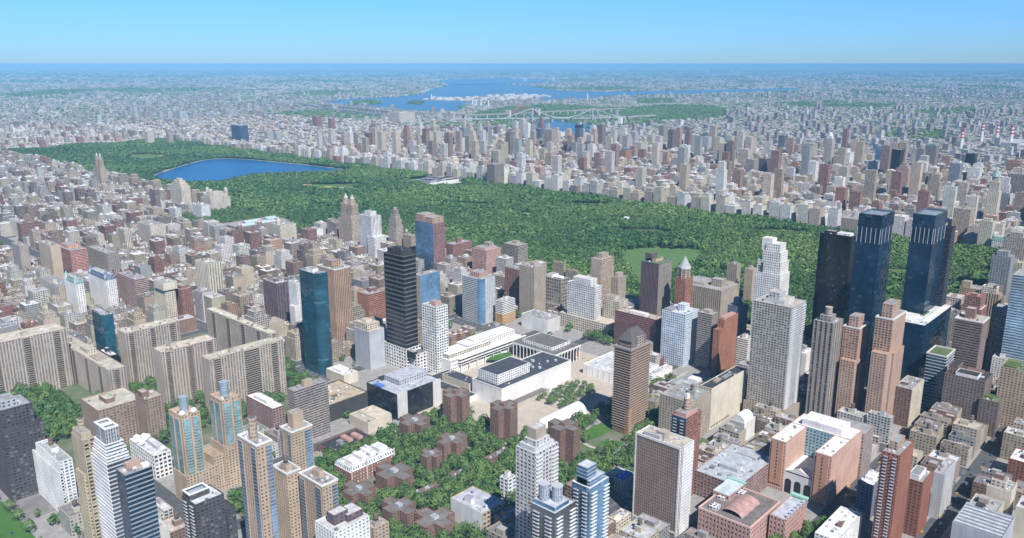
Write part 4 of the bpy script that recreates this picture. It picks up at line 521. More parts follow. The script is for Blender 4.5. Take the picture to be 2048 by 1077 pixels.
def four(L,Rr): return [Rr,L,Rr,L]     # sides: -y, +x, +y, -x
def body(root,poly,z0,z1,codes,cols,fl,bay,roofc,name="wall",para=1.0,parent=None):
    b=MB(); b.prism(poly,z0,z1,codes,cols,fl,bay,para=para); w=b.build(name,parent or root)
    r=MB(); r.face([(p[0],p[1],z1-para-.004) for p in [inset_pt(poly,i,.44) for i in range(len(poly))]],roofmat(),roofc)
    r.build("roof",w if name!="wall" else root)
    if RELIEF: relief(w if name!="wall" else root,poly,z0,z1,codes,cols,fl,bay)
    return w
def penthouses(root,pent,wx,wy,z,col,roofc):
    for p in pent:
        fx0,fy0,fx1,fy1,h=p[:5]; c=p[5] if len(p)>5 else None
        x0,y0,x1,y1=fx0*wx,fy0*wy,fx1*wx,fy1*wy
        b=MB()
        if c and c.startswith('drum'):
            cc={'G':(.3,.36,.4)}.get(c[4:],COL.get(c[4:],col)); r=min(x1-x0,y1-y0)/2; cx,cy=(x0+x1)/2,(y0+y1)/2
            b.cyl(cx,cy,r,z,z+h,'vs.c' if c=='drumG' else 'vs.b' if c=='drumS' else 'pw',cc,18); b.cyl(cx,cy,r*1.05,z+h,z+h+.6,paint(),cc,18); o=b.build("roof_drum",root)
            if c in('drumT','drumN','drumY'):
                k=MB(); k.cyl(cx,cy,r*.8,z+h+.6,z+h+1,roofmat(),(.12,.12,.13),18); k.build("vent_cap",o)
            continue
        if c and c.startswith('mech'):
            cc=COL['D'] if c=='mechD' else (.4,.41,.43)
            b.prism(rect(x0,y0,x1,y1),z,z+h,['vs.g'],cc,3,2,para=2.2); b.build("cooling_tower",root)
            k=MB(); k.prism(rect(x0-.4,y0-.4,x1+.4,y1+.4),z+h,z+h+.8,[paint()],COL['W']); k.prism(list(reversed(rect(x0+1.2,y0+1.2,x1-1.2,y1-1.2))),z+h,z+h+.8,[paint()],COL['W'])
            for q_ in ((x0-.4,y0-.4,x1+.4,y0+1.2),(x0-.4,y1-1.2,x1+.4,y1+.4),(x0-.4,y0+1.2,x0+1.2,y1-1.2),(x1-1.2,y0+1.2,x1+.4,y1-1.2)): k.face([(q_[0],q_[1],z+h+.8),(q_[2],q_[1],z+h+.8),(q_[2],q_[3],z+h+.8),(q_[0],q_[3],z+h+.8)],paint(),COL['W'])
            k.build("white_rim",root); 
            t=MB(); t.face([(x0+.5,y0+.5,z+h-1.8),(x1-.5,y0+.5,z+h-1.8),(x1-.5,y1-.5,z+h-1.8),(x0+.5,y1-.5,z+h-1.8)],roofmat(),(.3,.38,.46)); t.build("tank_cover",root)
            continue
        if c=='glass': b.prism(rect(x0,y0,x1,y1),z,z+h,['gb.b'],COL['S'],3,2.5,top=roofmat(),topcol=COL['s'],para=.6); b.build("glass_crown",root); continue
        cc=COL.get(c,col); big=(x1-x0)*(y1-y0)>120 and h>5
        b.prism(rect(x0,y0,x1,y1),z,z+h,['pd' if big else 'bl'],cc,3.1,4,para=.5,top=roofmat(),topcol=tuple(x*.9 for x in cc) if h<3.5 else roofc); b.build("roof_house",root)
def dish(root,x,y,z,r):
    b=MB(); n=16; rings=4; D=(-.45,-.55,.7); 
    # bowl facing up and to the south-west
    ax=np.array(D)/np.linalg.norm(D); s=np.cross(ax,(0,0,1.)); s/=np.linalg.norm(s); t=np.cross(ax,s); c0=np.array((x,y,z+r*1.1))
    def P(i,k): rr=r*k/rings; a=2*math.pi*i/n; return tuple(c0+ax*(.35*r*(k/rings)**2)+(s*math.cos(a)+t*math.sin(a))*rr)
    for k in range(rings):
        for i in range(n): b.face([P(i,k),P(i+1,k),P(i+1,k+1),P(i,k+1)],paint(),(.82,.82,.82))
    b.box(x-.2,y-.2,x+.2,y+.2,z,z+r*1.1,paint(),(.3,.3,.3)); b.build("satellite_dish",root,True)
# ------------------------------------------------------------------ ground, water, streets
def flat(name,poly,z,mat,col,kind='structure'):
    b=MB(); 
    a=sum(poly[i-1][0]*poly[i][1]-poly[i][0]*poly[i-1][1] for i in range(len(poly)))
    b.face([(p[0],p[1],z) for p in (poly if a>0 else poly[::-1])],mat,col); o=b.build(name); o['kind']=kind; return o
def groundmat():
    m,nt,b=newmat("city_ground"); q=NT(nt); pos=q.n("NewGeometry").outputs['Position']
    a=q.noise(pos,.0009,6,.62); c=q.noise(pos,.012,4,.7); d=q.noise(pos,.00022,4,.6)
    urban=q.mix(q.ramp(c,.35,.65),(.17,.155,.155),(.33,.3,.3)); green=q.mix(q.ramp(c,.3,.7),(.06,.105,.055),(.1,.14,.08))
    f=q.m('MAXIMUM',q.ramp(a,.52,.64),q.ramp(d,.54,.66))
    dist=q.n("VectorMath",operation='LENGTH'); q.put(dist.inputs[0],pos)
    far=q.ramp(dist.outputs['Value'],3000,7000)
    q.put(b.inputs['Base Color'],q.mix(q.m('MULTIPLY',f,far),urban,green)); b.inputs['Roughness'].default_value=.95; b.inputs['Specular IOR Level'].default_value=.1
    return m
def watermat(nm='lake_surface',c0=(.006,.075,.22),c1=(.016,.12,.29),bs=1.):
    m,nt,b=newmat(nm); q=NT(nt); pos=q.n("NewGeometry").outputs['Position']
    q.put(b.inputs['Base Color'],q.mix(q.ramp(q.noise(pos,.004,3,.6),.3,.7),c0,c1)); b.inputs['Roughness'].default_value=.28
    bp=q.n("Bump"); bp.inputs['Strength'].default_value=bs; bp.inputs['Distance'].default_value=2.; q.put(bp.inputs['Height'],q.noise(pos,.12,4,.65)); nt.links.new(bp.outputs[0],b.inputs['Normal'])
    return m
def grassmat(name,a,c,sc_=.05):
    if name in MATS: return MATS[name]
    m,nt,b=newmat(name); q=NT(nt); pos=q.n("NewGeometry").outputs['Position']
    q.put(b.inputs['Base Color'],q.mix(q.ramp(q.noise(pos,sc_,5,.65),.3,.7),a,c)); b.inputs['Roughness'].default_value=.95; b.inputs['Specular IOR Level'].default_value=.1; MATS[name]=m; return m
def plainmat(name,c,rough=.8,k=.15,scale=.3):
    if name in MATS: return MATS[name]
    m,nt,b=newmat(name); q=NT(nt); pos=q.n("NewGeometry").outputs['Position']
    q.put(b.inputs['Base Color'],q.mix(q.ramp(q.noise(pos,scale,4,.65),.3,.7),tuple(x*(1-k) for x in c),tuple(min(1,x*(1+k)) for x in c))); b.inputs['Roughness'].default_value=rough; MATS[name]=m; return m
G=150000
flat('ground',[(122000*math.cos(2*math.pi*i/180),122000*math.sin(2*math.pi*i/180)) for i in range(180)],0,groundmat(),(.2,.2,.2))
WATER=watermat(); RIVER=watermat('river_surface',(.03,.09,.16),(.05,.12,.2),.45)
LAWN=grassmat("lawn_grass",(.045,.12,.025),(.08,.165,.04)); FAIR=grassmat("meadow_grass",(.075,.15,.045),(.115,.19,.065)); SOIL=grassmat("park_floor",(.03,.055,.02),(.12,.17,.06),.012)
SAND=plainmat("infield_sand",(.5,.36,.2),.9)
for k,nm in (('bay','river_water'),('sound','sound_water'),('hellgate','channel_water'),('harlemriver','narrow_river_water'),('eastchannel','east_channel_water')): flat(nm,AREAS[k],.25,RIVER,(0,0,.1))
PARK=[(338,-45),(1180,-45),(1180,4060),(338,4060)]
flat('park_ground',PARK,.1,SOIL,(.05,.1,.03))
flat('lake_water',AREAS['reservoir'],.5,WATER,(0,0,.1))
for k in('sheepmeadow','greatlawn','northmeadow'): flat('meadow_field',AREAS[k],.3,FAIR,(.1,.2,.05))
for k in('lawn','lawn_b','hypar','riverlawn'): flat('lawn_field',AREAS[k],.3 if k!='hypar' else 6,LAWN,(.1,.2,.05))
for i,(x,y) in enumerate(DIAMONDS):
    n=14; r=26 if i<4 else 30; a0=R(200+25*i)
    flat('infield_ground',[(x,y)]+[(x+r*math.cos(a0+R(110)*j/n),y+r*math.sin(a0+R(110)*j/n)) for j in range(n+1)],.45,SAND,(.5,.4,.2))
# paths through the small park by the avenue
PATHM=plainmat('path_paving',(.4,.35,.3),.9)
b=MB(); ribbon_=[[(-236,28),(-200,70),(-165,96),(-128,92)],[(-205,66),(-190,40),(-160,25)],[(-165,96),(-175,120),(-170,150)]]
# lake rim path
def ribbon(pts,w,z,b,mat,col,closed=False):
    n=len(pts); L=[]
    for i in range(n):
        a=pts[i-1] if (i or closed) else pts[i]; c=pts[(i+1)%n] if (i<n-1 or closed) else pts[i]
        dx,dy=c[0]-a[0],c[1]-a[1]; l=math.hypot(dx,dy) or 1; L.append(((pts[i][0]-dy/l*w/2,pts[i][1]+dx/l*w/2),(pts[i][0]+dy/l*w/2,pts[i][1]-dx/l*w/2)))
    for i in range(n if closed else n-1):
        p,q=L[i],L[(i+1)%n]; b.face([(p[1][0],p[1][1],z),(q[1][0],q[1][1],z),(q[0][0],q[0][1],z),(p[0][0],p[0][1],z)],mat,col)
b=MB(); ribbon(AREAS['reservoir'],14,.65,b,plainmat("gravel_path",(.36,.32,.26),.9),(.4,.36,.3),True); struct(b.build('lake_path'))
b=MB()
for q_ in ribbon_: ribbon(q_,4.5,.34,b,PATHM,(.4,.35,.3))
struct(b.build('park_path'))
# streets and avenues: kerbed pavement blocks stand 0.15 m proud of the asphalt
ASPH=plainmat("asphalt",(.075,.077,.082),.9,.25,.15); PAVE=plainmat("pavement_concrete",(.27,.26,.25),.9,.2,.12); PLAZA=plainmat("plaza_paving",(.42,.37,.31),.85,.12,.1); LOT=plainmat("yard_surface",(.2,.19,.18),.95,.4,.04)
b=MB(); b.face([(-600,-420,.02),(4000,-420,.02),(4000,4800,.02),(-600,4800,.02)],ASPH,(.1,.1,.1)); 
def street(n): return -50+79*(n-59)
AVW=[-545,-258,40,322]                        # river side, then the avenues up to the park
AVE=[1194,1330,1480,1630,1785,1985,2225,2445,2660]
struct(b.build('road'))
BLOCKS=[]
for i in range(len(AVW)-1):
    for n in range(56,110): BLOCKS.append((AVW[i]+12,street(n)+8.5,AVW[i+1]-12,street(n+1)-8.5,'w'))
for n in range(56,65): BLOCKS.append((-652,street(n)+8.5,-557,street(n+1)-8.5,'w'))
for n in range(80,112): BLOCKS.append((-690+12,street(n)+8.5,AVW[0]-12,street(n+1)-8.5,'w'))
for i in range(len(AVE)-1):
    for n in range(52,126): BLOCKS.append((AVE[i]+11,street(n)+8.5,AVE[i+1]-11,street(n+1)-8.5,'e'))
for x0,x1 in((334,600),(600,860),(860,1183)):
    for n in range(54,59): BLOCKS.append((x0+11,street(n)+8.5,x1-11,street(n+1)-8.5,'m'))
    for n in range(111,132): BLOCKS.append((x0+11,street(n)+8.5,x1-11,street(n+1)-8.5,'h'))
BLOCKS=[q for q in BLOCKS if inview((q[0]+q[2])/2,(q[1]+q[3])/2,180)]
b=MB()
for x0,y0,x1,y1,k in BLOCKS: b.box(x0,y0,x1,y1,0.02,.17,PAVE,(.3,.3,.3))
struct(b.build('pavement'))
# painted lane lines on the near avenues and streets
b=MB(); WHITE=plainmat("road_paint",(.7,.7,.68),.7,.1)
for x in AVW[1:3]:
    for s in(-3.4,0,3.4):
        y=-300
        while y<900: b.face([(x+s-.12,y,.03),(x+s+.12,y,.03),(x+s+.12,y+4,.03),(x+s-.12,y+4,.03)],WHITE,(.7,.7,.7)); y+=11
for n in range(56,68):
    for x in AVW[1:3]:
        for k in range(9): b.face([(x-8+k*1.8,street(n)-10.5,.03),(x-7.2+k*1.8,street(n)-10.5,.03),(x-7.2+k*1.8,street(n)-7.5,.03),(x-8+k*1.8,street(n)-7.5,.03)],WHITE,(.7,.7,.7))
struct(b.build('road_markings'))
# riverside highway, court lawns, plaza, hall grounds
b=MB(); ribbon([(-672,-200),(-672,300),(-668,460),(-700,640),(-735,900),(-760,1400)],26,.06,b,ASPH,(.1,.1,.1)); struct(b.build('highway_road'))
b=MB(); ribbon([(-692,-200),(-692,300),(-689,460),(-722,640),(-760,900)],5,.08,b,PAVE,(.3,.3,.3)); struct(b.build('kerb_path'))
flat('lot_ground',rect(-656,-250,-556,436),.1,LOT,(.2,.2,.2))
flat('court_ground',rect(-600,440,-270,810),.19,grassmat("court_grass",(.05,.11,.03),(.2,.19,.15),.03),(.1,.2,.05))
flat('garden_ground',rect(-510,70,-215,305),.19,grassmat("court_grass",(.05,.11,.03),(.2,.19,.15),.03),(.1,.2,.05))
flat('plaza_pavement',rect(-246,165,62,420),.2,PLAZA,(.4,.4,.4))
flat('plaza_court_pavement',rect(-246,20,-70,150),.205,grassmat("court_grass",(.05,.11,.03),(.2,.19,.15),.03),(.4,.4,.4))
# ------------------------------------------------------------------ the buildings one can tell apart
def dome(b,x,y,r,z,mat,col,k=1.,n=12):
    rings=5
    for i in range(rings):
        a0=math.pi/2*i/rings; a1=math.pi/2*(i+1)/rings
        b.cyl(x,y,r*math.cos(a0),z+r*k*math.sin(a0),z+r*k*math.sin(a1),mat,col,n,max(.01,r*math.cos(a1)),False)
def tiers(root,wx,wy,lst,fl,bay,name="upper_tier"):
    for x0,y0,x1,y1,z0,z1,st,c in lst:
        body(root,rect(x0*wx,y0*wy,x1*wx,y1*wy),z0,z1,four(st,st),c,fl,bay,tuple(q*.8 for q in c),name,.8)
def cornice(root,wx,wy,z,col,o=.7,t=1.2):
    b=MB(); b.prism(rect(-o,-o,wx+o,wy+o),z-t,z+.35,[paint()],col)
    for q in((-o,-o,wx+o,.6),(-o,wy-.6,wx+o,wy+o),(-o,.6,.6,wy-.6),(wx-.6,.6,wx+o,wy-.6)):
        b.face([(q[0],q[1],z+.35),(q[2],q[1],z+.35),(q[2],q[3],z+.35),(q[0],q[3],z+.35)],paint(),col)
    b.prism(list(reversed(rect(.6,.6,wx-.6,wy-.6))),z-t,z+.35,[paint()],col); b.build("cornice",root)
def arc_poly(wx,wy,r,n=7):
    r=min(r,wx*.9,wy*.9); P=[(r+r*math.cos(math.pi+math.pi/2*i/n),r+r*math.sin(math.pi+math.pi/2*i/n)) for i in range(n+1)]
    return P+[(wx,0),(wx,wy),(0,wy)]
def spires(root,x,y,w,z,col,h=30):
    body(root,rect(x-w/2,y-w/2,x+w/2,y+w/2),z,z+h,four('vs','vs'),col,3.3,3,col,"twin_tower",.6)
    b=MB(); w2=w*.36
    b.cyl(x,y,w*.44,z+h-.6,z+h+7,facade('pw'),col,10); b.cyl(x,y,w*.3,z+h+7,z+h+12,facade('pw'),col,10); b.cyl(x,y,w*.3,z+h+12,z+h+22,paint(),(.4,.42,.38),10,.15,False); b.build("spire",root)
def build(rec,idx):
    global RELIEF
    RELIEF=math.hypot(rec[2]-CAM[0],rec[3]-CAM[1])<1500 and rec[0]!='far_tower'
    kind,label,x,y,wx,wy,h,L,Rs,ck,cr,fl,bay,rk,pent,ex,sp=rec
    rng=random.Random(idx*7+1)
    root=thing(kind,label,CATS[kind],(x,y,0)); FOOT.append((x,y,x+wx,y+wy,h))
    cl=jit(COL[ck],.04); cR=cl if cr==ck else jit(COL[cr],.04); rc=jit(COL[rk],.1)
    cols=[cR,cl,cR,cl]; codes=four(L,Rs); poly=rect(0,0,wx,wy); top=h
    if sp=='cross':
        poly=plus(wx,wy); body(root,poly,0,h,L,cl,fl,bay,rc)
        penthouses(root,pent,wx,wy,h-1,cl,rc); return
    if sp=='roundcorner': poly=arc_poly(wx,wy,9); codes=[Rs if i==7 else L for i in range(len(poly))]; codes=[('gl.b' if 'hb' in L else L) if i<7 else (Rs if i==7 else L) for i in range(len(poly))]; cols=[cl]*len(poly)
    if sp=='tent':
        b=MB(); n=10; r=wy/2; L_=[]
        for k in range(n+1): a=math.pi*k/n; L_.append((r-r*math.cos(a),h*math.sin(a)))
        segs=[0,.06,.14,1]; sc_=[.0,.62,1,1]
        for i in range(3):
            for k in range(n):
                def p(i,k): return (segs[i]*wx,r+(L_[k][0]-r)*sc_[i],L_[k][1]*sc_[i])
                b.face([p(i,k),p(i+1,k),p(i+1,k+1),p(i,k+1)][::-1],paint(),COL['Wt'] if False else (.78,.78,.77))
        b.face([(wx,q[0],q[1]) for q in L_],paint(),(.7,.7,.7)); b.build("tent_canopy",root,True)
        b=MB(); b.box(-3,-2,8,wy*.55,0,3.5,paint(),(.7,.69,.66)); b.build("entrance_wing",root)
        b=MB()
        for i in range(9): b.box(wx*(.14+.1*i),-.3,wx*(.14+.1*i)+.4,.1,0,3,paint(),(.5,.5,.5))
        b.build("tent_frame",root); return
    if sp=='ucourt':
        t=wy*.26; H=h; pink=cl; white=(.72,.71,.7)
        for nm,(y0,y1) in(("wing",(0,t)),("wing",(wy-t,wy))):
            w=body(root,rect(0,y0,wx*.62,y1),0,H,['pd','pd','pd','pd'],pink,3.5,2.4,white,nm,.8)
            b=MB(); b.prism([(-1.2,y0+t*.12),(.0,y0+t*.12),(.0,y0+t*.88),(-1.2,y0+t*.88)],7,H-1.5,[facade('bl')],(.5,.27,.17)); 
            b.build("end_pier",root)
            for k in range(11):
                if k==0: 
                    s0=MB(); s0.box(-1.28,y0+t*.46,-1.18,y0+t*.54,H-5,H-3,glassmat('d'),(0,0,0)); pt=s0.build("slot_window",root); pt.location=(0,0,0)
                else:
                    o=pt.copy(); sc.collection.objects.link(o); o.parent=root; o.location=(0,0,-k*3.6)
            b=MB(); b.box(-.1,y0+1.5,.3,y1-1.5,0,6.5,glassmat('k'),(0,0,0)); b.build("entrance",root)
        w=body(root,rect(wx*.62,0,wx,wy),0,H,['pd','pd','pd','pw.t'],[pink,pink,pink,(.33,.5,.55)],3.5,3,white,"wing",.8)
        b=MB(); b.wall((wx*.6,wy-t-.05),(wx*.6,t+.05),H*.4,H-1,'pw.t',(.3,.46,.52),3.5,3.5); b.wall((.5,wy-t-.02),(wx*.6,wy-t-.02),H*.4,H-1,'pw.t',(.33,.5,.55),3.5,3.5); b.build("court_wall",root)
        b=MB(); z=H*.42
        b.prism(rect(1.5,t,wx*.62,wy-t),0,z,[facade('bl')],(.7,.68,.67),top=roofmat(),topcol=white); b.build("court_block",root)
        b=MB(); b.face([(1.5,t,z),(wx*.45,t,z+.3),(wx*.45,wy-t,z+.3),(1.5,wy-t,z)],roofmat(),white); yc=wy/2
        b.prism([(1.4,t),(1.5,t),(1.5,wy-t),(1.4,wy-t)],z,z+1,[paint()],white)
        b.face([(1.4,t,z),(1.4,yc,z+7),(1.4,wy-t,z)][::-1],paint(),white); b.face([(1.4,t,z),(wx*.3,yc,z+.4),(1.4,yc,z+7)],paint(),white); b.face([(1.4,yc,z+7),(wx*.3,yc,z+.4),(1.4,wy-t,z)],paint(),white); b.build("gable_roof",root)
        gap=(wy-2*t)/3
        for k in range(3):
            b=MB(); yc=t+gap*(k+.5); r=gap*.34; zz=z*.55; P=[(yc-r,.3),(yc+r,.3)]+[(yc+r*math.cos(math.pi*i/10),zz+r*math.sin(math.pi*i/10)) for i in range(11)]
            b.face([(1.36,q[0],q[1]) for q in P][::-1],glassmat('k'),(0,0,0)); b.build("arch_window",root)
        b=MB(); b.prism(rect(wx*.66,wy*.18,wx*.96,wy*.85),H-.8,H+6,[facade('bl')],white,top=roofmat(),topcol=white,para=.5); b.build("roof_house",root)
        b=MB(); b.prism(rect(wx+.05,-3,wx+28,wy*.5),0,H-4,[facade('pd')],(.36,.3,.27),3.5,3,top=roofmat(),topcol=(.3,.3,.3),para=.8); b.build("rear_wing",root)
        for k in range(9): air_unit(root,wx*rng.uniform(.02,.6),rng.choice([rng.uniform(1,t-3),wy-t+rng.uniform(1,t-3)]),H-.8,2,1.6,1.4,(.3,.3,.3))
        return
    if sp=='limestone':
        st='pw'; w=cl
        body(root,rect(0,0,wx,wy),0,h*.55,four(st,st),w,fl,bay,rc)
        tiers(root,wx,wy,[(0,.12,.86,1,h*.55-.8,h*.86,st,w),(.06,.16,.8,.94,h*.86-.8,h*.97,st,w),(.1,.2,.74,.8,h*.97-.8,h*1.06,st,w),(.16,.26,.68,.72,h*1.06-.8,h*1.13,'pd',w),(.2,.55,.6,.9,h*1.06-.8,h*1.17,'bl',w)],fl,bay)
        b=MB(); b.box(-.25,wy*.72,.05,wy*.8,h*.2,h*.95,glassmat('d'),(0,0,0)); b.build("bay_window",root)
        for k in range(4): 
            z=h*(.55-.1*k); tiers(root,wx,wy,[(.86,-.12-.1*k,1.02+.1*k,.6,0,z,st,w)],fl,bay,"side_tier")
        return
    # ---- ordinary body
    if sp=='twc':
        body(root,poly,0,h*.875,four('gl.n','gl.n'),cl,4,3,rc)
        body(root,rect(.4,.4,wx-.4,wy-.4),h*.875-1,h,four('gl.n','gl.n'),(.1,.14,.2),4,4,(.2,.25,.3),"glass_crown",2.5)
        for k in range(6):
            yy=wy*(.03+.94*k/5); b=MB(); b.box(-.55,yy-.3,-.02,yy+.3,h*.84,h*.925,paint(),(.42,.46,.5),bottom=True); b.build("crown_fin",root)
        for k in range(4):
            xx=wx*(.1+.8*k/3); b=MB(); b.box(xx-.25,-.5,xx+.25,-.02,h*.84,h*.925,paint(),(.5,.52,.55),bottom=True); b.build("crown_fin",root)
    elif sp=='threelincoln':
        body(root,poly,0,h,codes,cols,fl,bay,rc)
        body(root,rect(-1.5,-1.5,wx+4,wy+6),0,h*.2,four('pb.k','pb.k'),COL['W'],4.5,5.5,COL['n'],"podium")
        body(root,rect(wx*.15,-18,wx+9,-1.6),0,h*.17,four('pb.k','pb.k'),COL['W'],4.5,5.5,COL['n'],"podium_wing")
        b=MB(); b.prism(rect(-.6,-16,6,-1.6),h*.13,h*.19,[facade('gl.k')],COL['K'],top=roofmat(),topcol=COL['g']); b.build("glass_band",root)
    elif sp=='mansard':
        body(root,poly,0,h*.74,codes,cl,fl,bay,rc,para=.1)
        b=MB(); P=poly; Q=rect(2,2,wx-2,wy-2); z0,z1=h*.74,h*1.02
        for i in range(4):
            a,c,d,e=P[i],P[(i+1)%4],Q[(i+1)%4],Q[i]; n=max(1,round(math.hypot(c[0]-a[0],c[1]-a[1])/3))
            b.face([(a[0],a[1],z0),(c[0],c[1],z0),(d[0],d[1],z1),(e[0],e[1],z1)],facade('pw.b'),(.72,.74,.75),[(0,0),(n,0),(n,1),(0,1)])
        b.face([(q[0],q[1],z1) for q in Q],roofmat(),(.5,.5,.5)); b.build("mansard_roof",root); top=z1+1
        for xx in(.03,.97,.36): 
            b=MB(); b.box(wx*xx-.7,-.5,wx*xx+.7,.1,0,h*1.12,facade('bl'),(.6,.5,.42)); b.build("pilaster",root)
        for k in range(12): air_unit(root,wx*rng.uniform(.06,.9),wy*rng.uniform(.15,.9),z1,rng.uniform(2,5),rng.uniform(2,5),rng.uniform(1,3),rng.choice([(.7,.7,.7),(.6,.6,.6),(.3,.3,.3)]))
    elif sp=='ttop':
        body(root,poly,0,h*.84,codes,cl,fl,bay,rc); body(root,rect(-3,-3,wx+3,wy*.8),h*.84-1,h,four('bl','bl'),cl,fl,bay,rc,"overhanging_top")
    elif sp=='sanremo':
        body(root,poly,0,h,codes,cl,fl,bay,rc); tiers(root,wx,wy,[(.1,.1,.9,.9,h-.8,h+10,'pw',cl)],fl,bay)
        for fy in(.27,.73): spires(root,wx*.5,wy*fy,min(wx*.62,wy*.42),h+9,cl,24)
        return
    elif sp=='beresford':
        body(root,poly,0,h,codes,cl,fl,bay,rc); tiers(root,wx,wy,[(.08,.08,.92,.92,h-.8,h+8,'pw',cl),(.2,.2,.8,.8,h+7,h+14,'pw',cl)],fl,bay)
        for fx,fy in((.12,.12),(.88,.12),(.3,.85)):
            b=MB(); b.cyl(wx*fx,wy*fy,5,h,h+20,'pw',cl,10); dome(b,wx*fx,wy*fy,5,h+20,paint(),(.42,.45,.42),1.3); b.build("turret",root)
        return
    elif sp=='pyramid':
        body(root,poly,0,h*.8,codes,cl,fl,bay,rc); tiers(root,wx,wy,[(-.05,-.05,1.05,1.05,0,h*.38,'pb',cl)],fl,bay,"lower_tier")
        b=MB(); r=min(wx,wy)*.56; b.cyl(wx/2,wy/2,r,h*.8-1,h*.93,'pb',(.45,.33,.27),8); b.cyl(wx/2,wy/2,r*1.08,h*.93,h*.96,paint(),(.55,.55,.52),8); b.cyl(wx/2,wy/2,r*1.0,h*.96,h*1.12,paint(),(.36,.38,.36),8,.1,False); b.build("pyramid_cap",root); return
    elif sp=='beaumont':
        body(root,poly,0,h,codes,cl,fl,bay,COL['k2']); body(root,rect(-wx*.95,-wy*.28,-.3,wy*1.02),0,8,four('bl','bl'),COL['W'],fl,bay,COL['k2'],"terrace",.6); body(root,rect(-.3,wy+.3,wx*1.9,wy*1.5),0,8,four('bl','bl'),COL['W'],fl,bay,COL['k2'],"terrace",.6); body(root,rect(.1,-wy*.28,wx*1.7,-.3),0,8,four('bl','bl'),COL['W'],fl,bay,COL['k2'],"terrace",.6)
        for k in range(6): air_unit(root,wx*rng.uniform(.1,.8),wy*rng.uniform(.1,.9),h-1,2,1.5,1.2,(.4,.4,.4))
        return
    elif sp=='avery':
        b=MB(); b.prism(rect(5,5,wx-5,wy-5),0,h-2,[facade('gb.k')],COL['K2'],5,4); b.build("glass_wall",root)
        b=MB(); b.prism(rect(0,0,wx,wy),h-2.4,h,[paint()],COL['W2'],top=roofmat(),topcol=rc,bottom=True); b.build("roof_slab",root)
        first=None
        def col(px,py):
            nonlocal first
            if first is None:
                c=MB(); c.cyl(0,0,.55,0,h*.7,paint(),COL['W2'],8,.5,False); c.cyl(0,0,.5,h*.7,h-2.4,paint(),COL['W2'],8,1.7,False); first=o=c.build("column",root)
            else: o=first.copy(); sc.collection.objects.link(o); o.parent=root
            o.location=(px,py,0)
        for k in range(13): col(1.4,1.4+(wy-2.8)*k/12)
        for k in range(1,9): col(1.4+(wx-2.8)*k/8,1.4)
        for k in range(1,9): col(1.4+(wx-2.8)*k/8,wy-1.4)
        for k in range(1,12): col(wx-1.4,1.4+(wy-2.8)*k/12)
        b=MB(); b.box(wx-.8,4,wx-.3,9,4,h-3,paint(),(.5,.2,.12)); b.build("red_banner",root)
    else:
        body(root,poly,0,h,codes,cols,fl,bay,rc)
    if ex:
        for e in ex:
            x0,y0,x1,y1,z0,z1,st,c=e; cc=jit(COL[c],.04); body(root,rect(x0*wx,y0*wy,x1*wx,y1*wy),z0*h,z1*h,four(st,st),cc,fl,bay,tuple(q*.8 for q in cc),"wing" if z0 or z1>.3 else "podium"); FOOT.append((x+x0*wx,y+y0*wy,x+x1*wx,y+y1*wy,z1*h))
    z=top-1 if sp!='mansard' else top-1.2
    if pent=='a': rooftop(root,wx,wy,z,cl,rng,rng.randint(7,12),.45 if ck not in('W','K','A') else .1)
    elif sp=='steps':
        z0=h
        for p in pent[:3]:
            body(root,rect(p[0]*wx,p[1]*wy,p[2]*wx,p[3]*wy),z0-1,h+p[4],four('hb.b','hb.b'),COL['W'],3.3,3,COL['l'],"stepped_tier",.8); z0=h+p[4]
        penthouses(root,[(*q[:4],q[4]-13,q[5]) for q in pent[3:]],wx,wy,z0-.8,cl,rc)
    else:
        penthouses(root,pent,wx,wy,z,cl,rc)
        if pent and kind!='far_tower':
            for k in range(rng.randint(6,12)):
                ax,ay=wx*rng.uniform(.06,.88),wy*rng.uniform(.06,.88)
                if any(p[0]*wx-2<ax<p[2]*wx+.5 and p[1]*wy-2<ay<p[3]*wy+.5 for p in pent): continue
                s=rng.uniform(1.2,2.6); air_unit(root,ax,ay,z,s,s*.8,rng.uniform(1,2),rng.choice([(.5,.5,.5),(.65,.65,.65),(.2,.2,.2)]))
    # ---- particular features
    if sp=='cornice' : cornice(root,wx,wy,h,(.62,.6,.57) if ck not in('V',) else (.12,.2,.17))
    if sp=='dishes':
        for fx,fy,r in((.3,.9,2.8),(.15,.75,3.2),(.55,.72,2.6),(.7,.88,2.4),(.85,.8,2.4),(.2,.6,2.8),(.7,.1,2.6)): dish(root,wx*fx,wy*fy,h-1,r)
    if sp=='dish2':
        for fx,fy in((.15,.12),(.75,.08)): dish(root,wx*fx,wy*fy,h-1,2.4)
    if sp=='dish3':
        for fy in(.1,.25,.4,.55): dish(root,wx*.35,wy*fy,h-1,2.6)
        b=MB(); b.box(-.25,0,0.02,wy,h*.28,h*.34,paint(),(.6,.56,.5)); b.build("string_course",root)
    cols_=[]
    if sp in('balcL','balcRL'):
        for fy in(.12,.62): balcony_column(root,0,wy*(fy+.24),0,-wy*.24,1.6,h*.08,h-2,fl,(.55,.53,.52) if ck!='R2' else (.3,.27,.27),(.6,.6,.6))
    if sp in('balcR','balcRL'):
        for fx in((.02,.72) if sp=='balcR' else (.06,.7)): balcony_column(root,wx*fx,0,wx*.26,0,1.6,h*.08,h-2,fl,(.66,.66,.66),(.7,.72,.74))
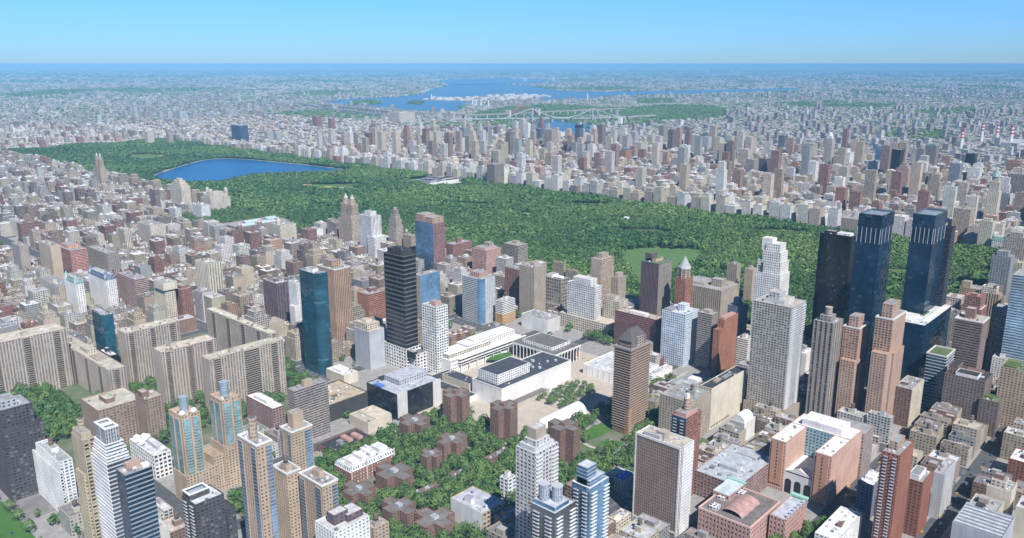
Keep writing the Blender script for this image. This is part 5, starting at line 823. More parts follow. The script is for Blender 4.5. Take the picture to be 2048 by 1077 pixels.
    if sp=='slabframe':
        b=MB(); w=(.66,.64,.6)
        b.box(-.9,-.1,.05,1.4,0,h+.8,paint(),w); b.box(-.9,wy-1.2,.05,wy+.1,0,h+.8,paint(),w); b.box(-.9,1.4,.05,wy-1.2,h-1.6,h+.8,paint(),w,bottom=True); b.box(-.9,1.4,.05,wy-1.2,2,4,paint(),w,bottom=True); b.build("facade_frame",root)
        b=MB(); b.box(.2,-.35,.2+wx*.16,.05,0,h,facade('gl.k'),COL['K2']); b.build("dark_strip",root)
    if sp in('tealbay','tealbay2','bluebay'):
        g='gb.t2' if sp!='bluebay' else 'gb.b'
        if sp!='bluebay':
            for q,c4 in(((-1.1,wy*.12,.02,wy*.46),['bl','bl','bl',g]),((-1.1,wy*.6,.02,wy*.9),['bl','bl','bl',g]),((wx*.08,-1.1,wx*.42,.02),[g,'bl','bl','bl']),((wx*.6,-1.1,wx*.9,.02),[g,'bl','bl','bl'])):
                b=MB(); b.prism(rect(*q),h*.1,h-4,c4,cl,3,2.4,top=paint(),topcol=cl); b.build("glass_bay",root)
        else:
            for q,c4 in(((-1.,wy*.02,.02,wy*.24),['bl','bl','bl',g]),((-1.,wy*.74,.02,wy*.97),['bl','bl','bl',g]),((wx*.62,-1.,wx*.96,.02),[g,'bl','bl','bl'])):
                b=MB(); b.prism(rect(*q),0,h-3,c4,tuple(x*.9 for x in cl),3,2.4,top=paint(),topcol=cl); b.build("glass_bay",root)
            cornice(root,wx,wy,h,(.66,.64,.6))
        if sp=='tealbay2':
            for fx,fy in((.15,.12),(.75,.08)): dish(root,wx*fx,wy*fy,h-1,2.4)
    if sp=='tarp':
        b=MB(); b.box(wx*.1,wy*.1,wx*.9,wy*.5,h-.9,h+.6,paint(),(.03,.16,.5)); b.build('blue_tarpaulin',root)
    if sp=='vault':
        b=MB(); n=10; r=wy*.42; P=[(wx*.1,wy/2+r*math.cos(math.pi*i/n),h-1+r*1.1*math.sin(math.pi*i/n)) for i in range(n+1)]
        for i in range(n): a,c=P[i],P[i+1]; b.face([a,(wx*.9,a[1],a[2]),(wx*.9,c[1],c[2]),c],paint(),(.75,.74,.72))
        b.face([p for p in P],paint(),(.72,.72,.7)); b.face([(wx*.9,p[1],p[2]) for p in P][::-1],paint(),(.72,.72,.7)); b.build("roof_vault",root)
    if sp=='exchange':
        for k in range(12):
            b=MB(); b.box(wx*(.04+.045*k),-.12,wx*(.06+.045*k),.05,2,5,glassmat('k'),(0,0,0)); b.build("slot_window",root)
    if sp in('clutter',):
        for k in range(14): air_unit(root,wx*rng.uniform(.03,.9),wy*rng.uniform(.05,.9),h-1,rng.uniform(1.5,5),rng.uniform(1.5,4),rng.uniform(1,3),rng.choice([(.6,.62,.64),(.3,.32,.35),(.7,.7,.7),(.18,.18,.2)]))
    if sp=='college':
        b=MB(); n=8; r=wy*.2
        for i in range(n):
            a0,a1=math.pi*i/n,math.pi*(i+1)/n; p=lambda a:(wy*.45+r*math.cos(a),h-1+r*.5*math.sin(a)); u,v=p(a0),p(a1); b.face([(wx*.15,u[0],u[1]),(wx*.75,u[0],u[1]),(wx*.75,v[0],v[1]),(wx*.15,v[0],v[1])],roofmat(),(.42,.27,.24))
        b.build("barrel_roof",root); cornice(root,wx,wy,h,(.62,.42,.36),.5,1.5)
        for fx,fy in((.1,.72),(.45,.78),(.75,.6)):
            b=MB(); b.box(wx*fx,wy*fy,wx*fx+8,wy*fy+7,h-1,h+2,facade('pb'),(.7,.7,.7)); b.build("skylight",root)
        b=MB(); b.prism(rect(wx*.5,wy*.72,wx*1.02,wy*1.05),h-1,h+4,[facade('pw')],(.5,.3,.25),4,3,top=roofmat(),topcol=(.5,.58,.6)); b.build("roof_gallery",root)
        cornice_b=MB(); cornice_b.box(wx*1.02-2,wy*.72-1,wx*1.02+1,wy*1.05+1,h+4,h+5.5,paint(),(.3,.55,.45),bottom=True); cornice_b.build("copper_edge",root)
    if sp=='copper':
        b=MB(); b.box(wx-3,-1,wx+1.2,wy+1,h,h+2,paint(),(.3,.55,.45),bottom=True); b.build("copper_edge",root)
        for k in range(6): 
            b=MB(); b.box(wx*(.1+.14*k),-.8,wx*(.1+.14*k)+2.2,1.2,h-1,h+2.2,paint(),(.5,.55,.6)); b.build("dormer",root)
    if sp=='ribs':
        for k in range(7): 
            b=MB(); b.box(wx*(.05+.14*k),1,wx*(.05+.14*k)+.8,wy-1,h-1,h+.4,paint(),(.3,.32,.36)); b.build("roof_rib",root)
    if sp=='browntower':
        nfl=int(h/3)-3; first=None
        for k in range(nfl):
            if first is None:
                b=MB(); o_=1.1; 
                b.box(-o_,-o_,wx+o_,wy+o_,0,.55,paint(),(.34,.27,.22),bottom=True)
                first=o=b.build("balcony",root)
            else: o=first.copy(); sc.collection.objects.link(o); o.parent=root
            o.location=(0,0,8+k*3)
        b=MB(); b.box(-.6,-.6,5,5,0,h*.3,facade('bl'),(.42,.24,.12)); b.build("corner_pier",root)
        cornice(root,wx,wy,h,(.3,.26,.24),1.4,2)
        tiers(root,wx,wy,[(.12,.12,.88,.88,h-1,h+8,'pb',(.25,.19,.16))],3,3)
        b=MB(); P=rect(wx*.08,wy*.08,wx*.92,wy*.92); Q=rect(wx*.3,wy*.42,wx*.7,wy*.58)
        for i in range(4): a,c,d,e=P[i],P[(i+1)%4],Q[(i+1)%4],Q[i]; b.face([(a[0],a[1],h+7),(c[0],c[1],h+7),(d[0],d[1],h+19),(e[0],e[1],h+19)],paint(),(.11,.1,.1))
        b.face([(q[0],q[1],h+19) for q in Q],paint(),(.11,.1,.1)); b.build("pyramid_roof",root)
        b=MB(); b.box(wx*.35,wy*.02,wx*.65,wy*.12,h-1,h+11,facade('pb'),(.4,.36,.32)); b.build("front_gable",root)
        for k in range(6):
            b=MB(); b.box(wx*.1+k*wx*.15,-.9,wx*.1+k*wx*.15+1.6,.0,0,7.5,paint(),(.62,.58,.52)); b.build("base_column",root)
    if sp=='hscube':
        for q in((-.5,-.5,1.2,wx*.0+9),(wx-11,-.5,wx+.4,1.2)): pass
        b=MB(); b.box(.0,-.6,wx*.22,.3,3,h+.5,facade('bl'),(.58,.57,.55),bottom=True); b.build("white_pier",root)
        b=MB(); b.box(wx*.82,-.6,wx+.4,.3,0,h+.5,facade('bl'),(.58,.57,.55)); b.build("white_pier",root)
        for k in range(8): air_unit(root,wx*rng.uniform(.04,.9),wy*rng.uniform(.05,.3),h-1,rng.uniform(2,4),2,1.5,rng.choice([(.5,.5,.52),(.35,.36,.4)]))
        b=MB(); b.box(wx*.02,wy*.55,wx*.12,wy*.8,h-.9,h+1,paint(),(.1,.2,.5)); b.build("blue_tarp",root)
    if sp=='met':
        cornice(root,wx,wy,h,(.7,.69,.66),.3,.8)
        for k in range(7): 
            b=MB(); b.box(wx*rng.uniform(.56,.93),wy*rng.uniform(.1,.8),0,0,h-1,h,paint(),(.5,.5,.5)) if False else b.cyl(wx*rng.uniform(.56,.93),wy*rng.uniform(.15,.8),rng.uniform(1.5,3),h-1,h+1.2,paint(),(.45,.47,.5),10); b.build("roof_vent",root)
        body(root,rect(wx*.05,-wy*.25,wx*.55,-.3),0,6,four('bl','bl'),COL['b'],fl,bay,COL['n'],"side_annex",.5)
        b=MB(); b.box(wx*.6,-9,wx*.72,-.3,0,5,paint(),(.72,.72,.72)); b.build("side_canopy",root)
    if sp=='state':
        b=MB()
        for k in range(8): b.box(-.5,wy*(.05+.12*k),.0,wy*(.05+.12*k)+1,0,h-1,paint(),(.7,.69,.66))
        b.build("facade_rib_lattice",root)
    if sp=='juilliard':
        b=MB(); b.prism([(wx*.1,-4),(wx+8,-4),(wx+8,-.1),(wx*.1,-.1)],h*.55,h-1,[facade('hb.k')],COL['W2'],5,4,top=roofmat(),topcol=COL['W'],bottom=True); b.build("overhang",root)
        for k in range(8):
            b=MB(); b.box(wx*(.12+.11*k),-3.6,wx*(.12+.11*k)+1,-2.6,0,h*.55,paint(),(.68,.67,.64)); b.build("column",root)
    if sp=='slab':  # balcony bays: wall colour darkened to paint in the shade inside the balconies
        nb=3 if wx>60 else 1
        for k in range(nb):
            fx=(.06,.45,.82)[k] if nb==3 else .3
            b=MB(); b.prism(rect(wx*fx,-1.3,wx*fx+max(5,wx*(.2 if idx==125 and k==1 else .08)),0.02),0,h-1.2,['hb.k','bl','bl','bl'],tuple(q*.7 for q in cl),2.85,3,top=paint(),topcol=cl); b.build("balcony_bay",root)
        if wy>60:
            for k in range(4):
                b=MB(); b.prism(rect(-1.3,wy*(.12+.24*k),.02,wy*(.12+.24*k)+8),0,h-1.2,['bl','bl','bl','hb.k'],tuple(q*.7 for q in cl),2.85,3,top=paint(),topcol=cl); b.build("balcony_bay",root)
    if sp in('greenroof','slateroof'):
        c=(.24,.4,.35) if sp=='greenroof' else (.14,.19,.27); b=MB(); P=rect(-.4,-.4,wx+.4,wy+.4); Q=rect(2.5,2.5,wx-2.5,wy-2.5); z0,z1=h,h+9
        for i in range(4): a,d,e,g=P[i],P[(i+1)%4],Q[(i+1)%4],Q[i]; n=max(1,round(math.hypot(d[0]-a[0],d[1]-a[1])/4)); b.face([(a[0],a[1],z0),(d[0],d[1],z0),(e[0],e[1],z1),(g[0],g[1],z1)],facade('pw'),c,[(0,0),(n,0),(n,2),(0,2)])
        b.face([(q[0],q[1],z1) for q in Q],roofmat(),(.4,.42,.42)); b.build("mansard_roof",root)
        for fy in(.08,.92): b=MB(); b.cyl(wx*.2,wy*fy,3.4,h,h+9,'pw',cl,10); b.cyl(wx*.2,wy*fy,3.6,h+9,h+16,paint(),c,10,.2,False); b.build("turret",root)
    if sp=='cupola': b=MB(); b.cyl(wx/2,wy*.4,4,h-1,h+7,'pw',cl,12); dome(b,wx/2,wy*.4,4.2,h+7,paint(),(.5,.53,.52)); b.build("cupola",root)
    if sp=='lantern':
        tiers(root,wx,wy,[(.08,.08,.92,.92,h-1,h+12,'pw',cl),(.18,.18,.82,.82,h+11,h+22,'pw',cl),(.28,.28,.72,.72,h+21,h+32,'vs',(.36,.31,.27))],3.2,3); b=MB(); b.cyl(wx/2,wy/2,min(wx,wy)*.2,h+31,h+36,paint(),(.35,.3,.27),8); b.build("lantern",root)
    if sp=='stepped': tiers(root,wx,wy,[(.08,.1,.92,.9,h-1,h+7,'pw',cl),(.18,.22,.82,.78,h+6,h+14,'pw',cl),(.3,.36,.7,.64,h+13,h+20,'pw',cl)],3.2,3); 
    if sp=='museum':
        for q in((.05,.1,.35,.3),(.45,.1,.75,.3),(.3,.5,.6,.75),(.75,.55,.95,.9)):
            b=MB(); x0,y0,x1,y1=q[0]*wx,q[1]*wy,q[2]*wx,q[3]*wy; b.face([(x0,y0,h),(x1,y0,h),(x1,(y0+y1)/2,h+5),(x0,(y0+y1)/2,h+5)],paint(),(.36,.48,.47)); b.face([(x0,(y0+y1)/2,h+5),(x1,(y0+y1)/2,h+5),(x1,y1,h),(x0,y1,h)],paint(),(.36,.48,.47)); b.face([(x0,y0,h),(x0,(y0+y1)/2,h+5),(x0,y1,h)],paint(),(.36,.48,.47)); b.build("turquoise_roof",root)
        for fx in(.02,.4): b=MB(); b.cyl(wx*fx,2,6,0,h+6,'pw',cl,10); b.cyl(wx*fx,2,6.4,h+6,h+14,paint(),(.45,.3,.27),10,.1,False); b.build("turret",root)
    if sp=='spire': b=MB(); b.cyl(wx*.25,wy*.35,5,h-1,h+7,'pw',cl,10); b.cyl(wx*.25,wy*.35,5,h+7,h+18,paint(),(.5,.45,.4),10,.1,False); b.build("spire_turret",root)
    if sp=='roundcap': b=MB(); b.cyl(wx/2,wy/2,min(wx,wy)*.3,h+10,h+22,paint(),(.66,.66,.64),12,min(wx,wy)*.16); b.build("white_cap",root)
    if sp=='hoteltop':
        tiers(root,wx,wy,[(.1,.1,.9,.9,h-1,h+22,'vs',cl),(.2,.2,.8,.8,h+21,h+36,'pw',cl)],3.2,3); b=MB(); r=min(wx,wy)*.42; b.cyl(wx/2,wy/2,r,h+35,h+56,paint(),(.25,.36,.32),8,.3,False); b.build("green_spire",root)
for i,rec in enumerate(BUILDINGS): build(rec,i)
RELIEF=False

# ------------------------------------------------------------------ the ordinary city between the buildings above
BW=[(331,-58),(-229,953),(-330,2300),(-347,2870)]
def near_bw(x,y,w=15):
    for (x0,y0),(x1,y1) in zip(BW,BW[1:]):
        if y0<=y<=y1: 
            t=(y-y0)/(y1-y0); return abs(x-(x0+t*(x1-x0)))<w*1.25
    return False
HERO=list(FOOT)
GRID={}
def put_grid(b):
    for i in range(int(b[0]//60),int(b[2]//60)+1):
        for j in range(int(b[1]//60),int(b[3]//60)+1): GRID.setdefault((i,j),[]).append(b)
for b_ in HERO: put_grid(b_)
def blocked(x0,y0,x1,y1,m=1.5):
    for i in range(int((x0-m)//60),int((x1+m)//60)+1):
        for j in range(int((y0-m)//60),int((y1+m)//60)+1):
            for b in GRID.get((i,j),()):
                if x0-m<b[2] and x1+m>b[0] and y0-m<b[3] and y1+m>b[1]: return True
    return False
KEEP=[(-610,430,-262,815),(-520,66,-212,310),(-246,160,62,422),(-246,20,-60,165),(92,1352,336,1772),(-800,-500,-640,500),(-545,240,-470,440),(-262,-205,-141,-70),(-250,420,-60,505),(62,300,150,360)]
def kept(x0,y0,x1,y1): return any(x0<k[2] and x1>k[0] and y0<k[3] and y1>k[1] for k in KEEP)
WALLC=[((.5,.42,.31),7),((.42,.34,.25),6),((.55,.48,.37),6),((.3,.2,.15),3),((.3,.15,.11),3),((.58,.54,.48),5),((.36,.35,.34),3),((.24,.18,.15),2),((.68,.66,.62),4),((.42,.28,.2),2)]
PALE=[(.62,.56,.46),(.68,.64,.57),(.56,.5,.4),(.7,.69,.66),(.5,.43,.34)]
ROOFC=[(.12,.12,.125),(.2,.19,.185),(.34,.34,.345),(.45,.46,.47),(.6,.61,.62),(.3,.25,.22),(.4,.36,.31),(.2,.2,.22)]
WSUM=[c for c,w in WALLC for _ in range(w)]
def wname(c):
    r,g,b=c; s=(r+g+b)/3
    if s>.52: return 'white'
    if r>1.75*g: return 'red brick'
    if r>1.35*g: return 'brown brick'
    if abs(r-b)<.04: return 'grey'
    if s<.24: return 'dark brown'
    return 'cream' if s>.39 else 'tan'
LOTS=[]
def lot(x0,y0,x1,y1,h,kind,sty):
    if x1-x0<4.5 or y1-y0<4.5: return
    cx,cy=(x0+x1)/2,(y0+y1)/2
    if near_bw(cx,cy,12+(x1-x0)/2) or blocked(x0,y0,x1,y1) or kept(x0,y0,x1,y1): return
    if 338<cx<1182 and -46<cy<4060: return
    if not inview(cx,cy,80): return
    p=proj(cx,cy,h)
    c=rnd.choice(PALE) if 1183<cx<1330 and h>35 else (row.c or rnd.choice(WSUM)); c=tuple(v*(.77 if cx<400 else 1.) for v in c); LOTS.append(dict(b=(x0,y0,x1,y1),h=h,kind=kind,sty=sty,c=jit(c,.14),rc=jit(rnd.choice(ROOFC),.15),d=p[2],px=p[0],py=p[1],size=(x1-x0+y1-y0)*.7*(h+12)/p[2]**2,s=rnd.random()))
def rows_(a,b): return a+(b-a)*rnd.random()
def row(x0,x1,y0,y1,zone):
    """one row of lots along a street"""
    x=x0; ww=x1-x0
    near=y0<420 and zone=='w'
    seg=0; hb_=15; pal=[rnd.choice(WSUM)]
    while x<x1-5:
        end=(x-x0<26) or (x1-x<34)
        r=rnd.random()
        if zone=='w':
            if near: w=rnd.uniform(9,24); h=rnd.uniform(10,24) if y0>60 or x0<-120 else rnd.uniform(14,34); k='lowrise_house'
            elif end: w=rnd.uniform(20,32); h=rnd.choice([rnd.uniform(18,30),rnd.uniform(38,54)]); k='apartment_house'
            elif r<.1: w=rnd.uniform(16,26); h=rnd.uniform(26,46); k='apartment_house'
            else: w=rnd.uniform(6,11); h=rnd.uniform(13,19); k='rowhouse'
        elif zone=='e':
            tall=rnd.random()
            if end or r<.16:
                w=rnd.uniform(20,36); h=rnd.uniform(30,56)
                if tall<.1 and x0>1330 and y0<2900: h=rnd.uniform(75,135); w=rnd.uniform(16,26)
                if y0>2950: h*=.72
                k='apartment_house'
                if h>70: k='apartment_highrise'
            else: w=rnd.uniform(7,15); h=rnd.uniform(13,22); k='rowhouse'
            if x0<1200 and x-x0<24 : w=rnd.uniform(26,36); h=rnd.uniform(42,60); k='apartment_house'
        elif zone=='m': w=rnd.uniform(18,36); h=rnd.uniform(30,95); k='apartment_house'
        else: w=rnd.uniform(10,30); h=rnd.uniform(12,22) if rnd.random()<.86 else rnd.uniform(26,48); k='rowhouse' if h<24 else 'apartment_house'
        w=min(w,x1-x)
        if x1-x-w<6: w=x1-x
        dy=(y1-y0)
        if k=='rowhouse': dd=dy*rnd.uniform(.62,.8)
        else: dd=dy*rnd.uniform(.85,1)
        if k=='rowhouse':
            if seg<=0: seg=rnd.randint(3,9); hb_=rnd.uniform(12.5,18); pal=[rnd.choice(WSUM),rnd.choice(WSUM)]; w_=w
            seg-=1; h=hb_+rnd.choice([0,0,.4,-.5,1.5]); w=min(w_,x1-x)
            row.c=rnd.choice(pal)
        else: row.c=None
        yy0,yy1=(y0,y0+dd) if row.low else (y1-dd,y1)
        lot(x,yy0,x+w-.15,yy1,h,k,rnd.choice(['pw','pw','pd','pb'] if k!='rowhouse' else ['pw','pd','pw']))
        x+=w
for x0,y0,x1,y1,z in BLOCKS:
    if z=='w' and x1<-270 and y0<-200: continue
    m=(y0+y1)/2
    row.low=True; row(x0+2,x1-2,y0+2,m-.5,z)
    row.low=False; row(x0+2,x1-2,m+.5,y1-2,z)
# --- which of them are things of their own: the ones that show largest, at most 290 of a kind
REG=[('far beyond the park',lambda x,y:x>1700),('behind the park-side houses',lambda x,y:1320<x<=1700),('lining the far side of the park',lambda x,y:1183<x<=1320),
 ('near the twin-spired house',lambda x,y:y<1150 and x>-270),('below the museum grove',lambda x,y:x>-20 and y<1800),('toward the frame edge',lambda x,y:x<-20 and y>=1150),('past the museum',lambda x,y:y>1800),('by the slab blocks',lambda x,y:True)]
def region(x,y):
    if x>338 and y<0: return 'by the park corner'
    if y<330 and x<300: return 'below the arts plaza'
    for n,f in REG:
        if f(x,y): return n
LOTS.sort(key=lambda l:-l['size'])
cnt={}; MASS=[]; used={}
TALLW=[(16,'three-storey'),(20,'five-storey'),(30,'eight-storey'),(40,'twelve-storey'),(50,'fifteen-storey'),(60,'eighteen-storey'),(90,'tall'),(200,'very tall')]
ROOFN=lambda c:'white roof' if sum(c)>1.65 else 'silver roof' if sum(c)>1.1 else 'tan roof' if c[0]>c[2]*1.15 and sum(c)>.8 else 'brown roof' if c[0]>c[2]*1.15 else 'grey roof' if sum(c)>.75 else 'black tar roof'
CAT2=dict(rowhouse='rowhouse',apartment_house='apartment house',lowrise_house='low building',apartment_highrise='highrise')
def lotthing(l):
    x0,y0,x1,y1=l['b']; wx,wy=x1-x0,y1-y0; h=l['h']; kind=l['kind']; rng=random.Random(l['s'])
    tank=rng.random()<(.4 if kind!='rowhouse' else .08); sb=kind!='rowhouse' and h>34 and rng.random()<.45
    lab="%s %s %s with %s%s %s"%(next(n for m,n in TALLW if h<m),wname(l['c']),dict(rowhouse='rowhouse',apartment_house='block',lowrise_house='building',apartment_highrise='highrise')[kind],ROOFN(l['rc']),' and tank' if tank else ' and setback' if sb else '',region(x0,y0))
    root=thing(kind,lab,CAT2[kind],(x0,y0,.17),0,CAT2[kind]+'s '+region(x0,y0))
    L=l['sty']; c=l['c']; fl=3.2; bay=3.4
    cR=c; 
    if kind=='rowhouse' or l['size']<.0007:
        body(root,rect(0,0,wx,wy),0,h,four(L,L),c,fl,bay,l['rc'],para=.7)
        b=MB(); s=min(wx,wy)*.35; b.box(wx*.3,wy*.35,wx*.3+s,wy*.35+s,h-.7,h+2.4,facade('bl'),jit(c,.2)); b.build("roof_house",root)
    else:
        hh=h*.82 if sb else h
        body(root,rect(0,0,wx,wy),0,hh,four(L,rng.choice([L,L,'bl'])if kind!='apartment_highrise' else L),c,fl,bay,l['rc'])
        if sb: tiers(root,wx,wy,[(.12,.12,.88,.88,hh-1,h,L,c)],fl,bay); rooftop(root,wx*.8,wy*.8,h-1,c,rng,2,0)
        else: rooftop(root,wx,wy,h-1,c,rng,4 if l['size']>.0012 else 2,1. if tank else 0)
    used[lab]=used.get(lab,0)+1
for l in LOTS:
    k=l['kind']; n=cnt.get(k,0)
    if n<290 and l['d']<3600: cnt[k]=n+1; lotthing(l)
    else: MASS.append(l)
# the rest of the blocks: one mass
b=MB()
for l in MASS:
    x0,y0,x1,y1=l['b']; h=l['h']; m=[l['sty']]
    c=l['c']
    sb=h>34 and l['s']<.4
    hh=h*.84 if sb else h
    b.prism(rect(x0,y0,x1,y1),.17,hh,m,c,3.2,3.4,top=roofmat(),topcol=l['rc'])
    wx,wy=x1-x0,y1-y0
    if sb: b.prism(rect(x0+wx*.14,y0+wy*.14,x1-wx*.14,y1-wy*.14),hh,h,m,c,3.2,3.4,top=roofmat(),topcol=l['rc'])
    s=min(wx,wy)*.32; q=l['s']*.4+.1; b.box(x0+wx*q,y0+wy*.3,x0+wx*q+s,y0+wy*.3+s,h,h+2.2+3*l['s'],facade('bl'),c if l['s']<.6 else (.6,.6,.6))
    if wx>9 and l['d']<3200:
        for _ in range(3):
            ax,ay=x0+wx*rnd.uniform(.05,.8),y0+wy*rnd.uniform(.05,.8); s=rnd.uniform(1,2.6); b.box(ax,ay,ax+s,ay+s,h,h+rnd.uniform(.8,2.2),paint(),rnd.choice([(.6,.6,.6),(.7,.7,.7),(.2,.2,.2),(.35,.3,.27)]))
struct(b.build("city_blocks"),'stuff'); sc.objects["city_blocks"]["label"]="dense rooftops of the smaller blocks around the park"
# ------------------------------------------------------------------ far boroughs: thousands of small roofs out to the horizon
def inpoly(x,y,P):
    r=False; j=len(P)-1
    for i in range(len(P)):
        if (P[i][1]>y)!=(P[j][1]>y) and x<(P[j][0]-P[i][0])*(y-P[i][1])/(P[j][1]-P[i][1])+P[i][0]: r=not r
        j=i
    return r
WPOLY=[AREAS[k] for k in('bay','sound','hellgate','harlemriver','eastchannel')]; ISL=[AREAS[k] for k in('northisle','southisle','rikers')]
GREEN=[AREAS[k] for k in('wards','randalls','astoria','farpark','queenspark','cemetery','cemeteryB','bronxpark','bronxgreen')]
def bb(P): return (min(p[0] for p in P),min(p[1] for p in P),max(p[0] for p in P),max(p[1] for p in P))
WBB=[(bb(P),P) for P in WPOLY]; GBB=[(bb(P),P) for P in GREEN]
def hit(L,x,y): return any(b[0]<=x<=b[2] and b[1]<=y<=b[3] and inpoly(x,y,P) for b,P in L)
GRN=[random.Random(3).uniform(0,9) for _ in range(6)]
def greenness(x,y): return math.sin(x/900+GRN[0])+math.sin(y/700+GRN[1])+math.sin((x+y)/1500+GRN[2])+math.sin((x-1.7*y)/420+GRN[3])*.7
b=MB(); FT=[]; nfar=0
r2=random.Random(11); FARC=[(.5,.46,.42),(.42,.36,.33),(.6,.58,.56),(.36,.22,.19),(.4,.33,.31),(.7,.69,.67),(.34,.31,.31),(.47,.36,.31)]
RM=roofmat()
BF=facade('pd')
for i in range(110000):
    t=r2.random(); d=2600*(21.0**t) if r2.random()<.8 else 2600*(4.5**t)
    a=_y+r2.uniform(-.58,.58); x=_C[0]+d*math.sin(a); y=_C[1]+d*math.cos(a)
    if -800<x<2790 and -500<y<4870: continue
    if x<-800 and y<2600: continue
    if hit(WBB,x,y): continue
    if hit(GBB,x,y):
        FT.append((x,y,d))
        if r2.random()<.6: continue
    gr=greenness(x,y)
    if gr>1.9: FT.append((x,y,d)); continue
    if r2.random()<.17: FT.append((x,y,d))
    ang=R(25)*math.floor(math.sin(x/2600)*2+math.cos(y/3100)*2)
    k=max(1,d/6500); w=r2.uniform(9,24)*k; l=r2.uniform(9,34)*k**.8; h=r2.uniform(7,16)
    u=r2.random()
    if u<.03: h=r2.uniform(26,60); w=l=r2.uniform(16,30)
    elif u<.07: w*=2.4; l*=2; h=r2.uniform(9,14)
    c=r2.choice(FARC); rc=r2.choice([(.24,.23,.23),(.3,.28,.275),(.36,.34,.33),(.42,.41,.41),(.5,.5,.5),(.33,.28,.26)]); k_=r2.uniform(.85,1.1); c=tuple((q*.6+.1)*k_ for q in c)
    ca,sa=math.cos(ang),math.sin(ang); P=[(x+ca*p-sa*q,y+sa*p+ca*q) for p,q in((-w/2,-l/2),(w/2,-l/2),(w/2,l/2),(-w/2,l/2))]
    b.prism(P,0,h,[BF if h>24 or d<4500 else RM],c,3.2,4,top=RM,topcol=rc); nfar+=1
# towers on the islands and along the shores
for P_,n in((AREAS['rikers'],60),):
    B_=bb(P_)
    for _ in range(n*4):
        x,y=r2.uniform(B_[0],B_[2]),r2.uniform(B_[1],B_[3])
        if inpoly(x,y,P_): b.prism(rect(x,y,x+r2.uniform(25,70),y+r2.uniform(20,50)),.3,r2.uniform(8,16),[RM],(.6,.58,.54),top=RM,topcol=(.7,.7,.7))
struct(b.build("far_rooftops"),'stuff'); sc.objects["far_rooftops"]["label"]="countless low roofs of the far boroughs under haze"
for k in('northisle','southisle','rikers'): flat('island_ground',AREAS[k],.4,SOIL if k!='rikers' else LOT,(.1,.1,.1))
for k in('wards','randalls','astoria'): flat('island_lawn_field',AREAS[k],.2 if k!='randalls' else .28,grassmat("far_grass",(.08,.12,.06),(.16,.19,.1),.004),(.1,.1,.1))
for k in('farpark','queenspark','cemetery','cemeteryB','bronxpark','bronxgreen'): flat('parkland_field',AREAS[k],.22,grassmat("far_grass",(.08,.12,.06),(.16,.19,.1),.004),(.1,.1,.1))
# ------------------------------------------------------------------ foliage
def leafmat():
    m,nt,b=newmat("leaf_canopy"); q=NT(nt); col=q.n("Attribute",attribute_name="Col").outputs['Color']
    q.put(b.inputs['Base Color'],col); b.inputs['Roughness'].default_value=.75; b.inputs['Specular IOR Level'].default_value=.15
    return m
LEAF=leafmat(); BARK=plainmat("bark",(.09,.065,.045),.95)
def crowns(name,pts,nq_of,seed=1,kind='stuff'):
    """leaf clumps as small tilted quads over the lumpy crown of every tree; pts: x,y,z0,r,h,hue"""
    rs=np.random.RandomState(seed); V=[];C=[]
    pts=np.array(pts); nq=np.array([nq_of(p) for p in pts]); idx=np.repeat(np.arange(len(pts)),nq); N=len(idx); p=pts[idx]
    u=rs.rand(N); th=rs.rand(N)*2*np.pi; cz=-.35+1.35*u; sr=np.sqrt(np.clip(1-cz**2,0,1)); dirv=np.stack([sr*np.cos(th),sr*np.sin(th),cz],1)
    # lumps: each crown has its own few bulges
    ph=rs.rand(len(pts),3)*6.28; f=ph[idx]
    lump=1+.22*np.sin(3*th+f[:,0])*sr+.18*np.sin(5*cz+f[:,1])+.14*np.sin(2*th-4*cz+f[:,2])
    rad=lump*(.72+.32*rs.rand(N)**.5)
    r=p[:,3]; hh=p[:,4]
    ctr=np.stack([p[:,0]+dirv[:,0]*r*rad,p[:,1]+dirv[:,1]*r*rad,p[:,2]+hh*.55+dirv[:,2]*hh*.5*rad],1)
    nrm=dirv+rs.normal(0,.3,(N,3)); nrm/=np.linalg.norm(nrm,axis=1)[:,None]
    t=np.cross(nrm,rs.normal(0,1,(N,3))); t/=np.linalg.norm(t,axis=1)[:,None]; s=np.cross(nrm,t)
    size=(r*np.sqrt(7.5/nq[idx])*(.7+.6*rs.rand(N)))[:,None]*.75
    q=np.stack([ctr-t*size-s*size*.7,ctr+t*size-s*size*.7,ctr+t*size*.8+s*size*.9,ctr-t*size*.7+s*size*.8],1).reshape(-1,3)
    hue=p[:,5]; base=np.stack([.048+.075*hue,.112+.092*hue,.036+.024*hue],1)*(.8+.4*rs.rand(N))[:,None]
    me=bpy.data.meshes.new(name); me.vertices.add(N*4); me.vertices.foreach_set("co",q.astype(np.float32).ravel())
    me.loops.add(N*4); me.loops.foreach_set("vertex_index",np.arange(N*4,dtype=np.int32)); me.polygons.add(N); me.polygons.foreach_set("loop_start",np.arange(0,N*4,4,dtype=np.int32)); me.polygons.foreach_set("loop_total",np.full(N,4,dtype=np.int32))
    ca=me.color_attributes.new("Col",'FLOAT_COLOR','CORNER'); cc=np.ones((N,4,4),dtype=np.float32); cc[:,:,:3]=base[:,None,:]; ca.data.foreach_set("color",cc.ravel())
    me.materials.append(LEAF); me.update(); me.validate(); o=bpy.data.objects.new(name,me)
    if kind: sc.collection.objects.link(o); o['kind']=kind
    return o
r3=random.Random(5)
EX=[AREAS[k] for k in('reservoir','sheepmeadow','greatlawn','northmeadow')]; EBB=[(bb(P),P) for P in EX]
CORE=[]
for P in EX[1:]:
    c_=(sum(p[0] for p in P)/len(P),sum(p[1] for p in P)/len(P)); Q=[(c_[0]+(p[0]-c_[0])*.84,c_[1]+(p[1]-c_[1])*.84) for p in P]; CORE.append((bb(Q),Q))
OPEN=[(816,1060,850,1140),(1010,1690,1215,1900),(930,840,985,890)]
